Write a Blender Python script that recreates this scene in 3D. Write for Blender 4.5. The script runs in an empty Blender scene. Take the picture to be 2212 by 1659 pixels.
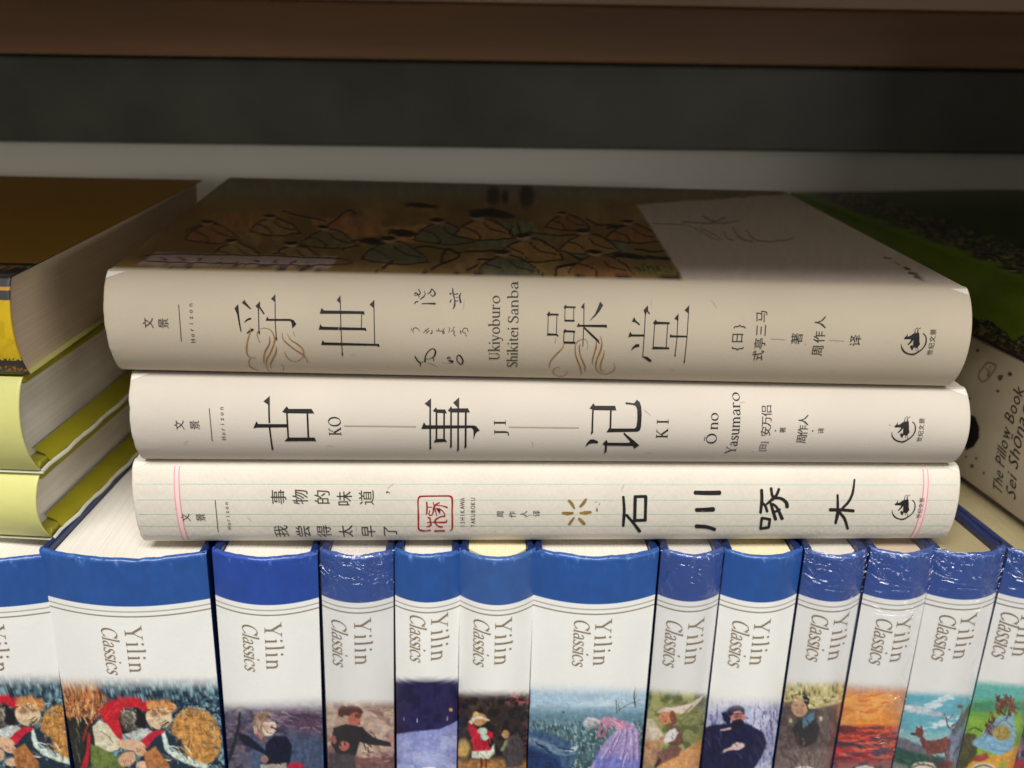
import bpy, bmesh, math, random
import numpy as np
from mathutils import Matrix, Vector
from mathutils.geometry import tessellate_polygon
random.seed(4); np.random.seed(4)
scene = bpy.context.scene
COL = scene.collection

# ---------------------------------------------------------------- camera
F2, CX, CY = 2000., 1106., 829.5          # focal length and centre of a 2212 px wide picture
CAM = np.array([0, -.2215, .335])
def rotx(a): c, s = math.cos(a), math.sin(a); return np.array([[1,0,0],[0,c,-s],[0,s,c]])
def rotz(a): c, s = math.cos(a), math.sin(a); return np.array([[c,-s,0],[s,c,0],[0,0,1]])
RC = rotz(math.radians(-2.2)) @ rotx(math.pi/2-math.radians(21.8)) @ rotz(.0175)
cam = bpy.data.cameras.new('camera'); camo = bpy.data.objects.new('camera', cam); COL.objects.link(camo)
M4 = np.eye(4); M4[:3,:3] = RC; M4[:3,3] = CAM
camo.matrix_world = Matrix(M4.tolist())
cam.sensor_fit = 'HORIZONTAL'; cam.sensor_width = 36; cam.lens = 36*F2/2212
cam.clip_start = .01; cam.clip_end = 20
cam.dof.use_dof = True; cam.dof.focus_distance = .232; cam.dof.aperture_fstop = 15
scene.camera = camo
def ray(x, y): return RC @ np.array([(x-CX)/F2, -(y-CY)/F2, -1])
def project(P):
    q = (np.asarray(P)-CAM) @ RC
    return CX-F2*q[...,0]/q[...,2], CY+F2*q[...,1]/q[...,2]
def on_y(x, y, Y): d = ray(x, y); return CAM+d*(Y-CAM[1])/d[1]

# ---------------------------------------------------------------- world and lamps (a shop's ceiling light and an added low fill lamp)
w = bpy.data.worlds.new('World'); scene.world = w; w.use_nodes = True
bg = w.node_tree.nodes['Background']; bg.inputs[0].default_value = (1.0, .95, .89, 1); bg.inputs[1].default_value = .20
def area(name, loc, target, sx, sy, power, color):
    l = bpy.data.lights.new(name, 'AREA'); l.shape = 'RECTANGLE'; l.size = sx; l.size_y = sy; l.energy = power; l.color = color
    o = bpy.data.objects.new(name, l); COL.objects.link(o); o.location = loc
    o.rotation_euler = (Vector(target)-Vector(loc)).to_track_quat('-Z', 'Y').to_euler()
    return o
area('ceiling_and_fill_lamp', (-.1, -.80, 1.45), (0, 0, .2), 1.2, .40, 31, (1, .975, .94))
area('ceiling_and_fill_lamp', (1.5, -1.5, .55), (0, .1, .28), .7, .2, 8.0, (1, .97, .92))  # low fill lamp added to brighten the left of the back rail
scene.view_settings.view_transform = 'Standard'; scene.view_settings.look = 'None'
scene.view_settings.exposure = 0; scene.view_settings.gamma = 1

# ---------------------------------------------------------------- helpers
def lin(c):
    c = np.asarray(c, float)/255.
    return np.where(c <= .04045, c/12.92, ((c+.055)/1.055)**2.4)
def mat(name, rgb=(200,200,200), rough=.6, spec=.5, noise=0, nscale=200, bump=0, bscale=900, attr=False,
        stretch=(1,1,1), metal=0, coat=0, noise2=None):
    m = bpy.data.materials.new(name); m.use_nodes = True; nt = m.node_tree; b = nt.nodes['Principled BSDF']
    N = nt.nodes.new; L = nt.links.new
    b.inputs['Roughness'].default_value = rough; b.inputs['Specular IOR Level'].default_value = spec
    b.inputs['Metallic'].default_value = metal; b.inputs['Coat Weight'].default_value = coat; b.inputs['Coat Roughness'].default_value = .12
    tc = N('ShaderNodeTexCoord'); mp = N('ShaderNodeMapping'); mp.inputs['Scale'].default_value = stretch
    L(tc.outputs['Object'], mp.inputs[0])
    if attr:
        a = N('ShaderNodeAttribute'); a.attribute_name = 'paint'; src = a.outputs['Color']
    else:
        r = N('ShaderNodeRGB'); r.outputs[0].default_value = (*lin(rgb), 1); src = r.outputs[0]
    if noise:
        n = N('ShaderNodeTexNoise'); n.inputs['Scale'].default_value = nscale; n.inputs['Detail'].default_value = 5
        L(mp.outputs[0], n.inputs['Vector'])
        mr = N('ShaderNodeMapRange'); mr.inputs[1].default_value = .3; mr.inputs[2].default_value = .7
        mr.inputs[3].default_value = 1-noise; mr.inputs[4].default_value = 1+noise*.5
        L(n.outputs[0], mr.inputs[0])
        mx = N('ShaderNodeVectorMath'); mx.operation = 'SCALE'; L(src, mx.inputs[0]); L(mr.outputs[0], mx.inputs['Scale'])
        src = mx.outputs[0]
    L(src, b.inputs['Base Color'])
    if bump:
        n = N('ShaderNodeTexNoise'); n.inputs['Scale'].default_value = bscale; n.inputs['Detail'].default_value = 4
        L(mp.outputs[0], n.inputs['Vector'])
        bp = N('ShaderNodeBump'); bp.inputs['Strength'].default_value = bump; bp.inputs['Distance'].default_value = .0004
        L(n.outputs[0], bp.inputs['Height']); L(bp.outputs[0], b.inputs['Normal'])
    return m
def paper_mat(name, rgb, dark=.25):
    # page edges: fine lines that run along the sheets (constant across local y)
    m = bpy.data.materials.new(name); m.use_nodes = True; nt = m.node_tree; b = nt.nodes['Principled BSDF']
    N = nt.nodes.new; L = nt.links.new
    tc = N('ShaderNodeTexCoord'); mp = N('ShaderNodeMapping'); mp.inputs['Scale'].default_value = (14, 2600, 14); L(tc.outputs['Object'], mp.inputs[0])
    n = N('ShaderNodeTexNoise'); n.inputs['Scale'].default_value = 1; n.inputs['Detail'].default_value = 3; L(mp.outputs[0], n.inputs['Vector'])
    mr = N('ShaderNodeMapRange'); mr.inputs[1].default_value = .3; mr.inputs[2].default_value = .7; mr.inputs[3].default_value = 1-dark; mr.inputs[4].default_value = 1.04
    L(n.outputs[0], mr.inputs[0])
    mx = N('ShaderNodeVectorMath'); mx.operation = 'SCALE'; mx.inputs[0].default_value = tuple(lin(rgb)); L(mr.outputs[0], mx.inputs['Scale'])
    L(mx.outputs[0], b.inputs['Base Color']); b.inputs['Roughness'].default_value = .85; b.inputs['Specular IOR Level'].default_value = .2
    bp = N('ShaderNodeBump'); bp.inputs['Strength'].default_value = .5; bp.inputs['Distance'].default_value = .0002
    L(n.outputs[0], bp.inputs['Height']); L(bp.outputs[0], b.inputs['Normal'])
    return m
def wrap_mat(name, low, sc, sy=.6, dist=.0034):
    m = bpy.data.materials.new(name); m.use_nodes = True; nt = m.node_tree; N = nt.nodes.new; L = nt.links.new
    out = nt.nodes['Material Output']; nt.nodes.remove(nt.nodes['Principled BSDF'])
    tr = N('ShaderNodeBsdfTransparent'); tr.inputs[0].default_value = (.985, .985, .99, 1)
    gl = N('ShaderNodeBsdfGlossy'); gl.inputs['Roughness'].default_value = .22; gl.inputs[0].default_value = (.93,.92,1,1)
    fr = N('ShaderNodeLayerWeight'); fr.inputs['Blend'].default_value = .5; pw = N('ShaderNodeMath'); pw.operation = 'POWER'; pw.inputs[1].default_value = 3; L(fr.outputs['Facing'], pw.inputs[0])
    ad = N('ShaderNodeMath'); ad.operation = 'MULTIPLY_ADD'; ad.inputs[1].default_value = .35; ad.inputs[2].default_value = .075; ad.use_clamp = True
    L(pw.outputs[0], ad.inputs[0])
    tc = N('ShaderNodeTexCoord'); mp = N('ShaderNodeMapping'); mp.inputs['Scale'].default_value = (1, sy, 1); mp.inputs['Rotation'].default_value = (0, 0, .35 if sy < .5 else 0); L(tc.outputs['Object'], mp.inputs[0])
    n = N('ShaderNodeTexNoise'); n.inputs['Scale'].default_value = sc; n.inputs['Detail'].default_value = 2.5; n.inputs['Distortion'].default_value = 1.8
    L(mp.outputs[0], n.inputs['Vector'])
    sb = N('ShaderNodeMath'); sb.operation = 'SUBTRACT'; sb.inputs[1].default_value = .5; L(n.outputs[0], sb.inputs[0])
    ab = N('ShaderNodeMath'); ab.operation = 'ABSOLUTE'; L(sb.outputs[0], ab.inputs[0])
    po = N('ShaderNodeMath'); po.operation = 'POWER'; po.inputs[1].default_value = .85; L(ab.outputs[0], po.inputs[0])
    bp = N('ShaderNodeBump'); bp.inputs['Strength'].default_value = 1; bp.inputs['Distance'].default_value = dist; L(po.outputs[0], bp.inputs['Height'])
    sx = N('ShaderNodeSeparateXYZ'); L(tc.outputs['Object'], sx.inputs[0])
    mr = N('ShaderNodeMapRange'); mr.inputs[1].default_value = .006; mr.inputs[2].default_value = .024; mr.inputs[3].default_value = 1; mr.inputs[4].default_value = low
    L(sx.outputs['X'], mr.inputs[0])
    m2 = N('ShaderNodeMapRange'); m2.inputs[1].default_value = -.0006; m2.inputs[2].default_value = .0006; m2.inputs[3].default_value = .12; m2.inputs[4].default_value = 1
    L(sx.outputs['X'], m2.inputs[0]); mu = N('ShaderNodeMath'); mu.operation = 'MULTIPLY'; L(mr.outputs[0], mu.inputs[0]); L(m2.outputs[0], mu.inputs[1]); L(mu.outputs[0], bp.inputs['Strength'])
    L(bp.outputs[0], gl.inputs['Normal'])
    mx = N('ShaderNodeMixShader'); L(ad.outputs[0], mx.inputs[0]); L(tr.outputs[0], mx.inputs[1]); L(gl.outputs[0], mx.inputs[2]); L(mx.outputs[0], out.inputs[0])
    return m

def mk(name, V, faces, m, parent=None, smooth=False, col=None):
    """faces: list of tuples or an (n,4)/(n,3) array"""
    me = bpy.data.meshes.new(name); V = np.asarray(V, np.float32).reshape(-1, 3)
    if isinstance(faces, np.ndarray):
        k = faces.shape[1]
        me.vertices.add(len(V)); me.vertices.foreach_set('co', V.ravel())
        me.loops.add(faces.size); me.loops.foreach_set('vertex_index', faces.astype(np.int32).ravel())
        me.polygons.add(len(faces)); me.polygons.foreach_set('loop_start', np.arange(0, faces.size, k, dtype=np.int32))
        me.update(calc_edges=True); me.validate()
    else:
        me.from_pydata(V.tolist(), [], [tuple(int(i) for i in f) for f in faces]); me.update()
    if smooth: me.polygons.foreach_set('use_smooth', np.ones(len(me.polygons), bool))
    if col is not None:
        at = me.color_attributes.new('paint', 'FLOAT_COLOR', 'POINT')
        c = np.ones((len(V), 4), np.float32); c[:, :3] = lin(np.clip(col, 0, 1)*255.)
        at.data.foreach_set('color', c.ravel())
    if m is not None: me.materials.append(m)
    o = bpy.data.objects.new(name, me); COL.objects.link(o)
    if parent is not None: o.parent = parent
    return o
def tag(o, label, cat, group=None):
    o['label'] = label; o['category'] = cat
    if group: o['group'] = group
def grid_faces(nr, nc, wrap=False):
    r = np.arange(nr-1)[:, None]; c = np.arange(nc if wrap else nc-1)[None, :]
    c2 = (c+1) % nc
    return np.stack([r*nc+c, r*nc+c2, (r+1)*nc+c2, (r+1)*nc+c], -1).reshape(-1, 4)
def ss(x, a, b): t = np.clip((x-a)/(b-a), 0, 1); return t*t*(3-2*t)

# value noise
def vnoise(x, y, seed=0):
    xi = np.floor(x).astype(np.int64); yi = np.floor(y).astype(np.int64); fx = x-xi; fy = y-yi
    fx = fx*fx*(3-2*fx); fy = fy*fy*(3-2*fy)
    def h(a, b):
        n = (a*374761393+b*668265263+seed*974634777) & 0x7fffffff
        n = ((n ^ (n >> 13))*1274126177) & 0x7fffffff
        return ((n ^ (n >> 16)) & 0xffff)/65535.
    return (h(xi, yi)*(1-fx)+h(xi+1, yi)*fx)*(1-fy)+(h(xi, yi+1)*(1-fx)+h(xi+1, yi+1)*fx)*fy
def fbm(x, y, seed=0, o=4):
    s = 0; a = .5; t = 0
    for i in range(o): s = s+a*vnoise(x*2**i, y*2**i, seed+i*7); t += a; a *= .5
    return s/t

# ---------------------------------------------------------------- the painter: colours a point cloud given in picture coordinates
class Paint:
    def __init__(s, x, y, base, warp=3., wscale=.03, seed=1):
        s.x0, s.y0, s.seed = x, y, seed
        s.x = x+(fbm(x*wscale, y*wscale, seed)-.5)*2*warp; s.y = y+(fbm(x*wscale, y*wscale, seed+50)-.5)*2*warp
        s.c = np.zeros((len(x), 3))+np.asarray(base)/255.
    def mix(s, m, col, var=.0, vs=.06, idx=None):
        col = np.asarray(col)/255.
        if idx is None: idx = slice(None)
        c = np.broadcast_to(col, s.c[idx].shape)
        if var:
            n = (fbm(s.x0[idx]*vs, s.y0[idx]*vs*.6, s.seed+int(col[0]*99)+3)-.5)*2*var; c = np.clip(c*(1+n[:, None]), 0, 1)
        s.c[idx] = s.c[idx]*(1-m[:, None])+c*m[:, None]
    def noise(s, cols, scale, thr=.5, soft=.1, region=None, sx=1, sy=1, seed=0, amt=1.):
        n = fbm(s.x0*scale*sx, s.y0*scale*sy, s.seed+seed+11)
        m = ss(n, thr-soft, thr+soft)*amt
        if region is not None: m = m*region
        s.mix(m, cols)
    def poly(s, pts, col, soft=4, var=.12, vs=.06):
        P = np.asarray(pts, float); lo = P.min(0)-soft*2; hi = P.max(0)+soft*2
        idx = np.where((s.x > lo[0]) & (s.x < hi[0]) & (s.y > lo[1]) & (s.y < hi[1]))[0]
        if not len(idx): return
        x = s.x[idx]; y = s.y[idx]; ins = np.zeros(len(idx), bool); d = np.full(len(idx), 1e9)
        for i in range(len(P)):
            x1, y1 = P[i-1]; x2, y2 = P[i]
            c = ((y1 > y) != (y2 > y)); xs = (x2-x1)*(y-y1)/((y2-y1) if y2 != y1 else 1e-9)+x1; ins ^= (c & (x < xs))
            dx, dy = x2-x1, y2-y1; t = np.clip(((x-x1)*dx+(y-y1)*dy)/(dx*dx+dy*dy+1e-9), 0, 1)
            d = np.minimum(d, np.hypot(x-x1-t*dx, y-y1-t*dy))
        sd = np.where(ins, d, -d); s.mix(ss(sd, -soft, soft), col, var, vs, idx)
    def ell(s, cx, cy, rx, ry, col, rot=0, soft=.12, var=.12, vs=.06):
        c, n = math.cos(math.radians(rot)), math.sin(math.radians(rot)); R = max(rx, ry)*1.4
        idx = np.where((abs(s.x-cx) < R) & (abs(s.y-cy) < R))[0]
        if not len(idx): return
        x = s.x[idx]-cx; y = s.y[idx]-cy
        r = np.hypot((x*c+y*n)/rx, (-x*n+y*c)/ry); s.mix(1-ss(r, 1-soft, 1+soft), col, var, vs, idx)
    def line(s, pts, w, col, soft=2, var=0):
        P = smooth_pts(pts, 6); W = np.interp(np.linspace(0, 1, len(P)), np.linspace(0, 1, 2 if np.isscalar(w) else len(w)), [w, w] if np.isscalar(w) else w)
        lo = P.min(0)-W.max()-soft; hi = P.max(0)+W.max()+soft
        idx = np.where((s.x > lo[0]) & (s.x < hi[0]) & (s.y > lo[1]) & (s.y < hi[1]))[0]
        if not len(idx): return
        x = s.x[idx]; y = s.y[idx]; d = np.full(len(idx), 1e9)
        for i in range(1, len(P)):
            x1, y1 = P[i-1]; x2, y2 = P[i]; dx, dy = x2-x1, y2-y1
            t = np.clip(((x-x1)*dx+(y-y1)*dy)/(dx*dx+dy*dy+1e-9), 0, 1)
            d = np.minimum(d, np.hypot(x-x1-t*dx, y-y1-t*dy)-(W[i-1]+(W[i]-W[i-1])*t)/2)
        s.mix(1-ss(d, -soft, soft), col, var, .06, idx)
def hatch(Q, cx, cy, rx, ry, ang, ln, w, cols, n, seed=0, spread=25):
    r = random.Random(seed)
    for i in range(int(n*.55)):
        t = r.uniform(0, 6.283); q = math.sqrt(r.random()); x = cx+rx*q*math.cos(t); y = cy+ry*q*math.sin(t)
        a = math.radians(ang+r.uniform(-spread, spread)); l = ln*r.uniform(.4, 1.1)/2; b = r.uniform(-.15, .15)*l
        Q.line([(x-l*math.cos(a), y-l*math.sin(a)), (x+b, y-b), (x+l*math.cos(a), y+l*math.sin(a))], w*r.uniform(.5, 1.2), r.choice(cols), 3)
def smooth_pts(pts, n=6):
    P = np.asarray(pts, float)
    if len(P) < 3: return np.array([P[0]+(P[-1]-P[0])*t for t in np.linspace(0, 1, n)])
    Q = np.vstack([2*P[0]-P[1], P, 2*P[-1]-P[-2]]); out = []
    for i in range(1, len(Q)-2):
        a, b, c, d = Q[i-1], Q[i], Q[i+1], Q[i+2]
        for t in np.linspace(0, 1, n, endpoint=False):
            out.append(.5*((2*b)+(c-a)*t+(2*a-5*b+4*c-d)*t*t+(-a+3*b-3*c+d)*t**3))
    out.append(P[-1]); return np.array(out)

# ---------------------------------------------------------------- books
class Book:
    """local frame: x = along the spine from head to tail (L), y = across the thickness (A), z = outward from the spine (N)"""
    def __init__(s, origin, L, A, H, T0, T1=None, W=.14, B=.004, p=1., c1=0., th=.002, bt=.0025, shear=(0,0), label='', group=None, paperback=False):
        L = np.array(L, float); L /= np.linalg.norm(L); A = np.array(A, float); A -= L*(A@L); A /= np.linalg.norm(A); N = np.cross(L, A)
        s.R = np.stack([L, A, N], 1); s.o = np.array(origin, float); s.H = H; s.T0 = T0; s.T1 = T1 or T0; s.W = W; s.B = B; s.p = p; s.c1 = c1
        s.th = th; s.bt = bt; s.sh = shear
        s.root = bpy.data.objects.new('book', None); COL.objects.link(s.root); s.root.empty_display_size = .02
        m = np.eye(4); m[:3, :3] = s.R; m[:3, 3] = s.o; s.root.matrix_world = Matrix(m.tolist())
        tag(s.root, label, 'book', group); s.ink_n = 0
    def T(s, l): return s.T0+(s.T1-s.T0)*np.clip(l/s.H, 0, 1)
    def C(s, l): return s.c1*np.clip(l/s.H, 0, 1)
    def z(s, l, a):
        t = np.clip(2*(a-s.C(l))/s.T(l), -1, 1); return s.B*(1-t*t)**s.p
    def shear(s, V):
        V = np.asarray(V, float); d = np.minimum(V[:, 2], 0); V[:, 0] -= d*s.sh[0]; V[:, 1] -= d*s.sh[1]; return V
    def world(s, V): return np.asarray(V) @ s.R.T + s.o
    def to_local(s, px, py):
        d = s.R.T @ ray(px, py); c = s.R.T @ (CAM-s.o); z = 0.
        for _ in range(14):
            q = c+d*((z-c[2])/d[2]); z2 = float(s.z(q[0], q[1])); z = z+(z2-z)*.7
        return q[0], q[1]
    def build_spine(s, m, ls, na, painter=None, crinkle=0., name='spine', seed=0):
        r = s.th/2; t = np.linspace(-1, 1, na); t = np.sign(t)*abs(t)**.9
        rows = []
        for l in (.007, .004): rows.append((l, -2*r))
        for th in np.linspace(math.pi, 0, 9): rows.append((r-r*math.sin(th), -r+r*math.cos(th)))
        rows += [(l, 0) for l in ls if r < l < s.H-r]
        for th in np.linspace(0, math.pi, 7): rows.append((s.H-r+r*math.sin(th), -r+r*math.cos(th)))
        rows.append((s.H-.007, -2*r))
        l = np.array([q[0] for q in rows])[:, None]+0*t[None]; off = np.array([q[1] for q in rows])[:, None]+0*t[None]
        a = s.C(l)+t[None]*s.T(l)/2*(1-.0*l); z = s.B*(1-np.minimum(t[None]**2, 1))**s.p+off
        if crinkle:
            am = crinkle*np.exp(-l/.004)
            n1 = fbm(a*210+seed, l*150, seed)-.5; n2 = fbm(a*560+9+seed, l*400, seed+3)-.5
            l = l+am*n1*1.6*(l < .01); z = z+am*n2*.9
        V = np.stack([l, a, z], -1).reshape(-1, 3); col = None
        if painter:
            px, py = project(s.world(V)); col = painter(s, V, px, py)
        s.spine = mk(name, s.shear(V), grid_faces(len(rows), na), m, s.root, True, col); return s.spine
    def board(s, side, m, groove=.0007, dense=None, painter=None, label=None, name=None):
        """one cover board: outline in (z, depth below outer face) lofted along the spine"""
        bt = s.bt; W = s.W
        pro = [(-.0001, .0012), (0, .0004), (-.0006, 0)] if s.p < 1 else [(-.0001, bt*.5), (0, .0004), (-.0006, 0)]
        if groove: pro += [(-.003, 0.), (-.0042, groove), (-.0055, groove), (-.007, 0)]
        else: pro += [(-.004, 0)]
        zs = np.linspace(-.008, -W+.0008, dense[1] if dense else 8); pro += [(q, 0) for q in zs]
        pro += [(-W, .0004), (-W, bt-.0004), (-W+.0004, bt), (-.01, bt), (-.001, bt)]
        pz = np.array([q[0] for q in pro]); pd = np.array([q[1] for q in pro])
        ls = np.linspace(0, s.H, dense[0] if dense else 6); ls = np.concatenate([[0.0], [.0002, .0006], ls[1:-1], [s.H-.0006, s.H-.0002, s.H]])
        ins = np.minimum(1, np.minimum(ls, s.H-ls)/.0006); ins = (1-np.sqrt(np.clip(1-(1-ins)**2, 0, 1)))*.0005
        V = []
        for l, i in zip(ls, ins):
            dd = np.clip(pd, i, bt-i); a = s.C(l)+side*(s.T(l)/2-dd); V.append(np.stack([0*pz+l, a, pz], -1))
        V = np.array(V).reshape(-1, 3); n = len(pz); f = grid_faces(len(ls), n, True); col = None
        if painter:
            px, py = project(s.world(s.shear(V.copy()))); col = painter(s, V, px, py)
        fl = [tuple(q) for q in f] if not dense else None
        k = len(V)-n
        if dense:
            o = mk(name or ('front_cover' if side > 0 else 'back_cover'), s.shear(V), f, m, s.root, False, col)
        else:
            fl += [tuple(range(n)), tuple(range(k, k+n))]
            o = mk(name or ('front_cover' if side > 0 else 'back_cover'), s.shear(V), fl, m, s.root, False, col)
        if label: o['label'] = label
        return o
    def pages(s, m, inset=.003, fore=.003, gap=0.0, front=None):
        n = 15; t = np.linspace(-1, 1, n); V = []; half0 = s.bt
        for l in (inset, s.H-inset):
            h = s.T(l)/2-half0-gap; zf = s.B*(1-t**2)*.9-s.th*1.05-.0003 if front is None else 0*t+front
            V += [(l, s.C(l)+q*h, zz) for q, zz in zip(t, zf)]
            zb = -s.W+fore+.0025*(1-t**2)
            V += [(l, s.C(l)+q*h, zz) for q, zz in zip(t[::-1], zb[::-1])]
        k = 2*n; f = [tuple(range(k))[::-1], tuple(range(k, 2*k))]+[(i, (i+1) % k, k+(i+1) % k, k+i) for i in range(k)]
        s.page = mk('page_block', s.shear(V), f, m, s.root); return s.page
    # ----- flat print on the spine
    def lay(s, name, tris, m, label=None, parent=None, lift=.00012):
        """tris: array (n,3,2) of (l,a) triangles; cut small, then laid on the curved spine"""
        T = [np.array(q) for q in tris]; out = []
        while T:
            q = T.pop(); e = [np.hypot(*(q[i]-q[(i+1) % 3])) for i in range(3)]; j = int(np.argmax(e))
            if e[j] > .0016:
                a, b, c = q[j], q[(j+1) % 3], q[(j+2) % 3]; mm = (a+b)/2; T += [np.array([a, mm, c]), np.array([mm, b, c])]
            else: out.append(q)
        if not out: return None
        P = np.array(out).reshape(-1, 2); key = np.round(P*1e7).astype(np.int64)
        u, inv = np.unique(key, axis=0, return_inverse=True); inv = inv.ravel(); U = u/1e7
        s.ink_n += 1
        V = np.stack([U[:, 0], U[:, 1], s.z(U[:, 0], U[:, 1])+lift+(s.ink_n % 7)*2e-6], -1)
        f = inv.reshape(-1, 3); f = f[(f[:, 0] != f[:, 1]) & (f[:, 1] != f[:, 2]) & (f[:, 0] != f[:, 2])]
        o = mk(name, V, f, m, parent or s.spine)
        if parent is None: o.parent = s.spine
        if label: o['label'] = label
        return o
    def px_tris(s, polys):
        out = []
        for P in polys:
            L = [s.to_local(x, y) for x, y in P]; out += tess(L)
        return out

def tess(L):
    if len(L) == 3: return [np.array(L)]
    if len(L) == 4 : return [np.array([L[0], L[1], L[2]]), np.array([L[0], L[2], L[3]])]
    t = tessellate_polygon([[Vector((p[0]*1000, p[1]*1000, 0)) for p in L]])
    return [np.array([L[i] for i in q]) for q in t]
def ribbon(pts, w, n=6, smooth=True):
    """quads along a stroke; w is a width or a list of widths"""
    P = smooth_pts(pts, n) if (smooth and len(pts) > 2) else (smooth_pts(pts, n) if len(pts) == 2 else np.asarray(pts, float))
    W = [w, w] if np.isscalar(w) else w
    W = np.interp(np.linspace(0, 1, len(P)), np.linspace(0, 1, len(W)), W)
    D = np.gradient(P, axis=0); D /= np.linalg.norm(D, axis=1)[:, None]+1e-12; Nn = np.stack([-D[:, 1], D[:, 0]], 1)
    A = P+Nn*W[:, None]/2; B = P-Nn*W[:, None]/2
    q = [[A[i], A[i+1], B[i+1], B[i]] for i in range(len(P)-1)]
    for c, d, ww in ((P[0], -D[0], W[0]), (P[-1], D[-1], W[-1])):       # round ends
        if ww > 0:
            nn = np.array([-d[1], d[0]])
            arc = [c+nn*ww/2*math.cos(t)+d*ww/2*math.sin(t)*.7 for t in np.linspace(0, math.pi, 6)]
            for i in range(len(arc)-1): q.append([c, arc[i], arc[i+1]])
    return q
class Frame:                       # coordinates read off an enlarged piece of the picture
    def __init__(s, ox, oy, w): s.ox, s.oy, s.k = ox, oy, w/2212.
    def __call__(s, p): return [((s.ox+x*s.k)*.54, (s.oy+y*s.k)*.54) for x, y in p]
class FrameB(Frame):
    def __init__(s, ox, oy=2050): s.ox, s.oy, s.k = ox, oy, 1024/1662.
Z1 = Frame(880,1120,720); Z2 = Frame(1600,1120,520); Z3 = Frame(2140,1160,720); Z4 = Frame(3500,1240,400); Z5 = Frame(980,1560,520)
Z6 = Frame(1640,1560,520); Z7 = Frame(2280,1560,520); Z8 = Frame(1640,1940,300); Z9 = Frame(2200,1920,520); Z10 = Frame(2700,1890,800)
Z11 = Frame(3500,1850,596); Z12 = Frame(500,1850,800); R4 = Frame(0,1000,1400); R5 = Frame(1300,1050,1400); R6 = Frame(2600,1050,1496)
B1, B2, B3, B4, B5 = FrameB(0), FrameB(800), FrameB(1800), FrameB(2500), FrameB(3072)
def bold(items, k): return [(i[0], i[1], [w*k for w in i[2]] if not np.isscalar(i[2]) else i[2]*k) if i[0] != 'p' else i for i in items]
def strokes(book, name, fr, items, m, label=None, move=None):
    """items: ('p', pts) filled shape, ('r', pts, widths) smooth stroke, ('l', pts, widths) straight strokes"""
    polys = []
    for it in items:
        if it[0] == 'p': qs = [it[1]]
        elif it[0] == 'r': qs = ribbon(it[1], it[2])
        else:
            qs = []
            for a, b in zip(it[1][:-1], it[1][1:]): qs += ribbon([a, b], it[2], 5)
        for q in qs:
            f = fr(q)
            if move: f = move(f)
            polys.append(f)
    return book.lay(name, book.px_tris(polys), m, label)

# ----- a small roman typeface drawn with a broad pen (units: x-height 46, capitals 66)
TK, TN = 8.6, 3.0
def gST(x, y0, y1, w=TK): return [[(x-w/2, a), (x+w/2, a), (x+w/2, b), (x-w/2, b)] for a, b in zip(np.linspace(y0, y1, 7)[:-1], np.linspace(y0, y1, 7)[1:])]
def gSF(x, y, wd=20, h=2.6): return [[(x-wd/2, y), (x+wd/2, y), (x+wd/2, y+h), (x-wd/2, y+h)]]
def gLN(p, q, w): return ribbon([p, q], w, 5)[:4]
def gAR(cx, cy, rx, ry, a0, a1, n=14, thick=TK, thin=TN, tilt=15):
    t = np.radians(np.linspace(a0, a1, n)); out = []
    w = thin+(thick-thin)*np.abs(np.cos(t-math.radians(tilt)))**1.3
    o = [(cx+(rx+v/2)*math.cos(u), cy+(ry+v/2)*math.sin(u)) for u, v in zip(t, w)]; i = [(cx+(rx-v/2)*math.cos(u), cy+(ry-v/2)*math.sin(u)) for u, v in zip(t, w)]
    return [[o[k], o[k+1], i[k+1], i[k]] for k in range(n-1)]
def gDT(x, y, r=5.2): 
    p = [(x+r*math.cos(t), y+r*math.sin(t)) for t in np.linspace(0, 2*math.pi, 9)[:-1]]; return [p]
def gRB(pts, w): return ribbon(pts, w, 5)
G = {}
G['i'] = (gST(11,0,45)+gSF(11,0,19)+gLN((3,41),(9,45),3.4)+gDT(10.5,63), 23)
G['l'] = (gST(11,0,72)+gSF(11,0,19)+gLN((3,68),(9,72),3.4), 23)
G['n'] = (gST(11,0,45)+gSF(11,0,18)+gLN((3,41),(9,45),3.4)+gAR(25,28,13.5,15.5,165,0)+gST(38.5,0,29)+gSF(38.5,0,18), 51)
G['h'] = (gST(11,0,72)+gSF(11,0,18)+gLN((3,68),(9,72),3.4)+gAR(25,28,13.5,15.5,165,0)+gST(38.5,0,29)+gSF(38.5,0,18), 51)
G['m'] = (gST(11,0,45)+gSF(11,0,17)+gLN((3,41),(9,45),3.4)+gAR(24,28,12.5,15.5,165,0)+gST(36.5,0,29)+gSF(36.5,0,17)+gAR(49,28,12.5,15.5,165,0)+gST(61.5,0,29)+gSF(61.5,0,17), 74)
G['u'] = (gST(11,16,46)+gLN((3,43),(11,46),3)+gAR(24,16,13,14.5,180,340)+gST(38,0,46)+gLN((30,43),(38,46),3)+gLN((38,0),(46,2.5),3), 50)
G['r'] = (gST(11,0,45)+gSF(11,0,20)+gLN((3,41),(9,45),3.4)+gAR(23,30,11,14,160,70)+gDT(28.5,41,4.8), 36)
G['o'] = (gAR(25,22.5,18,21.5,0,360,22), 50)
G['b'] = (gST(10,2,72)+gLN((2,68),(8,72),3.4)+gAR(25,22.5,16.5,21.5,-150,160,20), 49)
G['e'] = (gAR(24,22.5,17.5,21.5,18,318,20)+gLN((8,27),(41,27),3), 45)
G['c'] = (gAR(24,22.5,17.5,21.5,45,318,18)+gDT(36,36,4.6), 43)
G['a'] = (gRB([(10,36),(20,43.5),(30,40),(32,30)],[7,3.5,5,TK])+gST(32,4,31)+gAR(19,12,11.5,11,60,330,14)+gLN((32,3),(41,1.5),4), 43)
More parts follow.
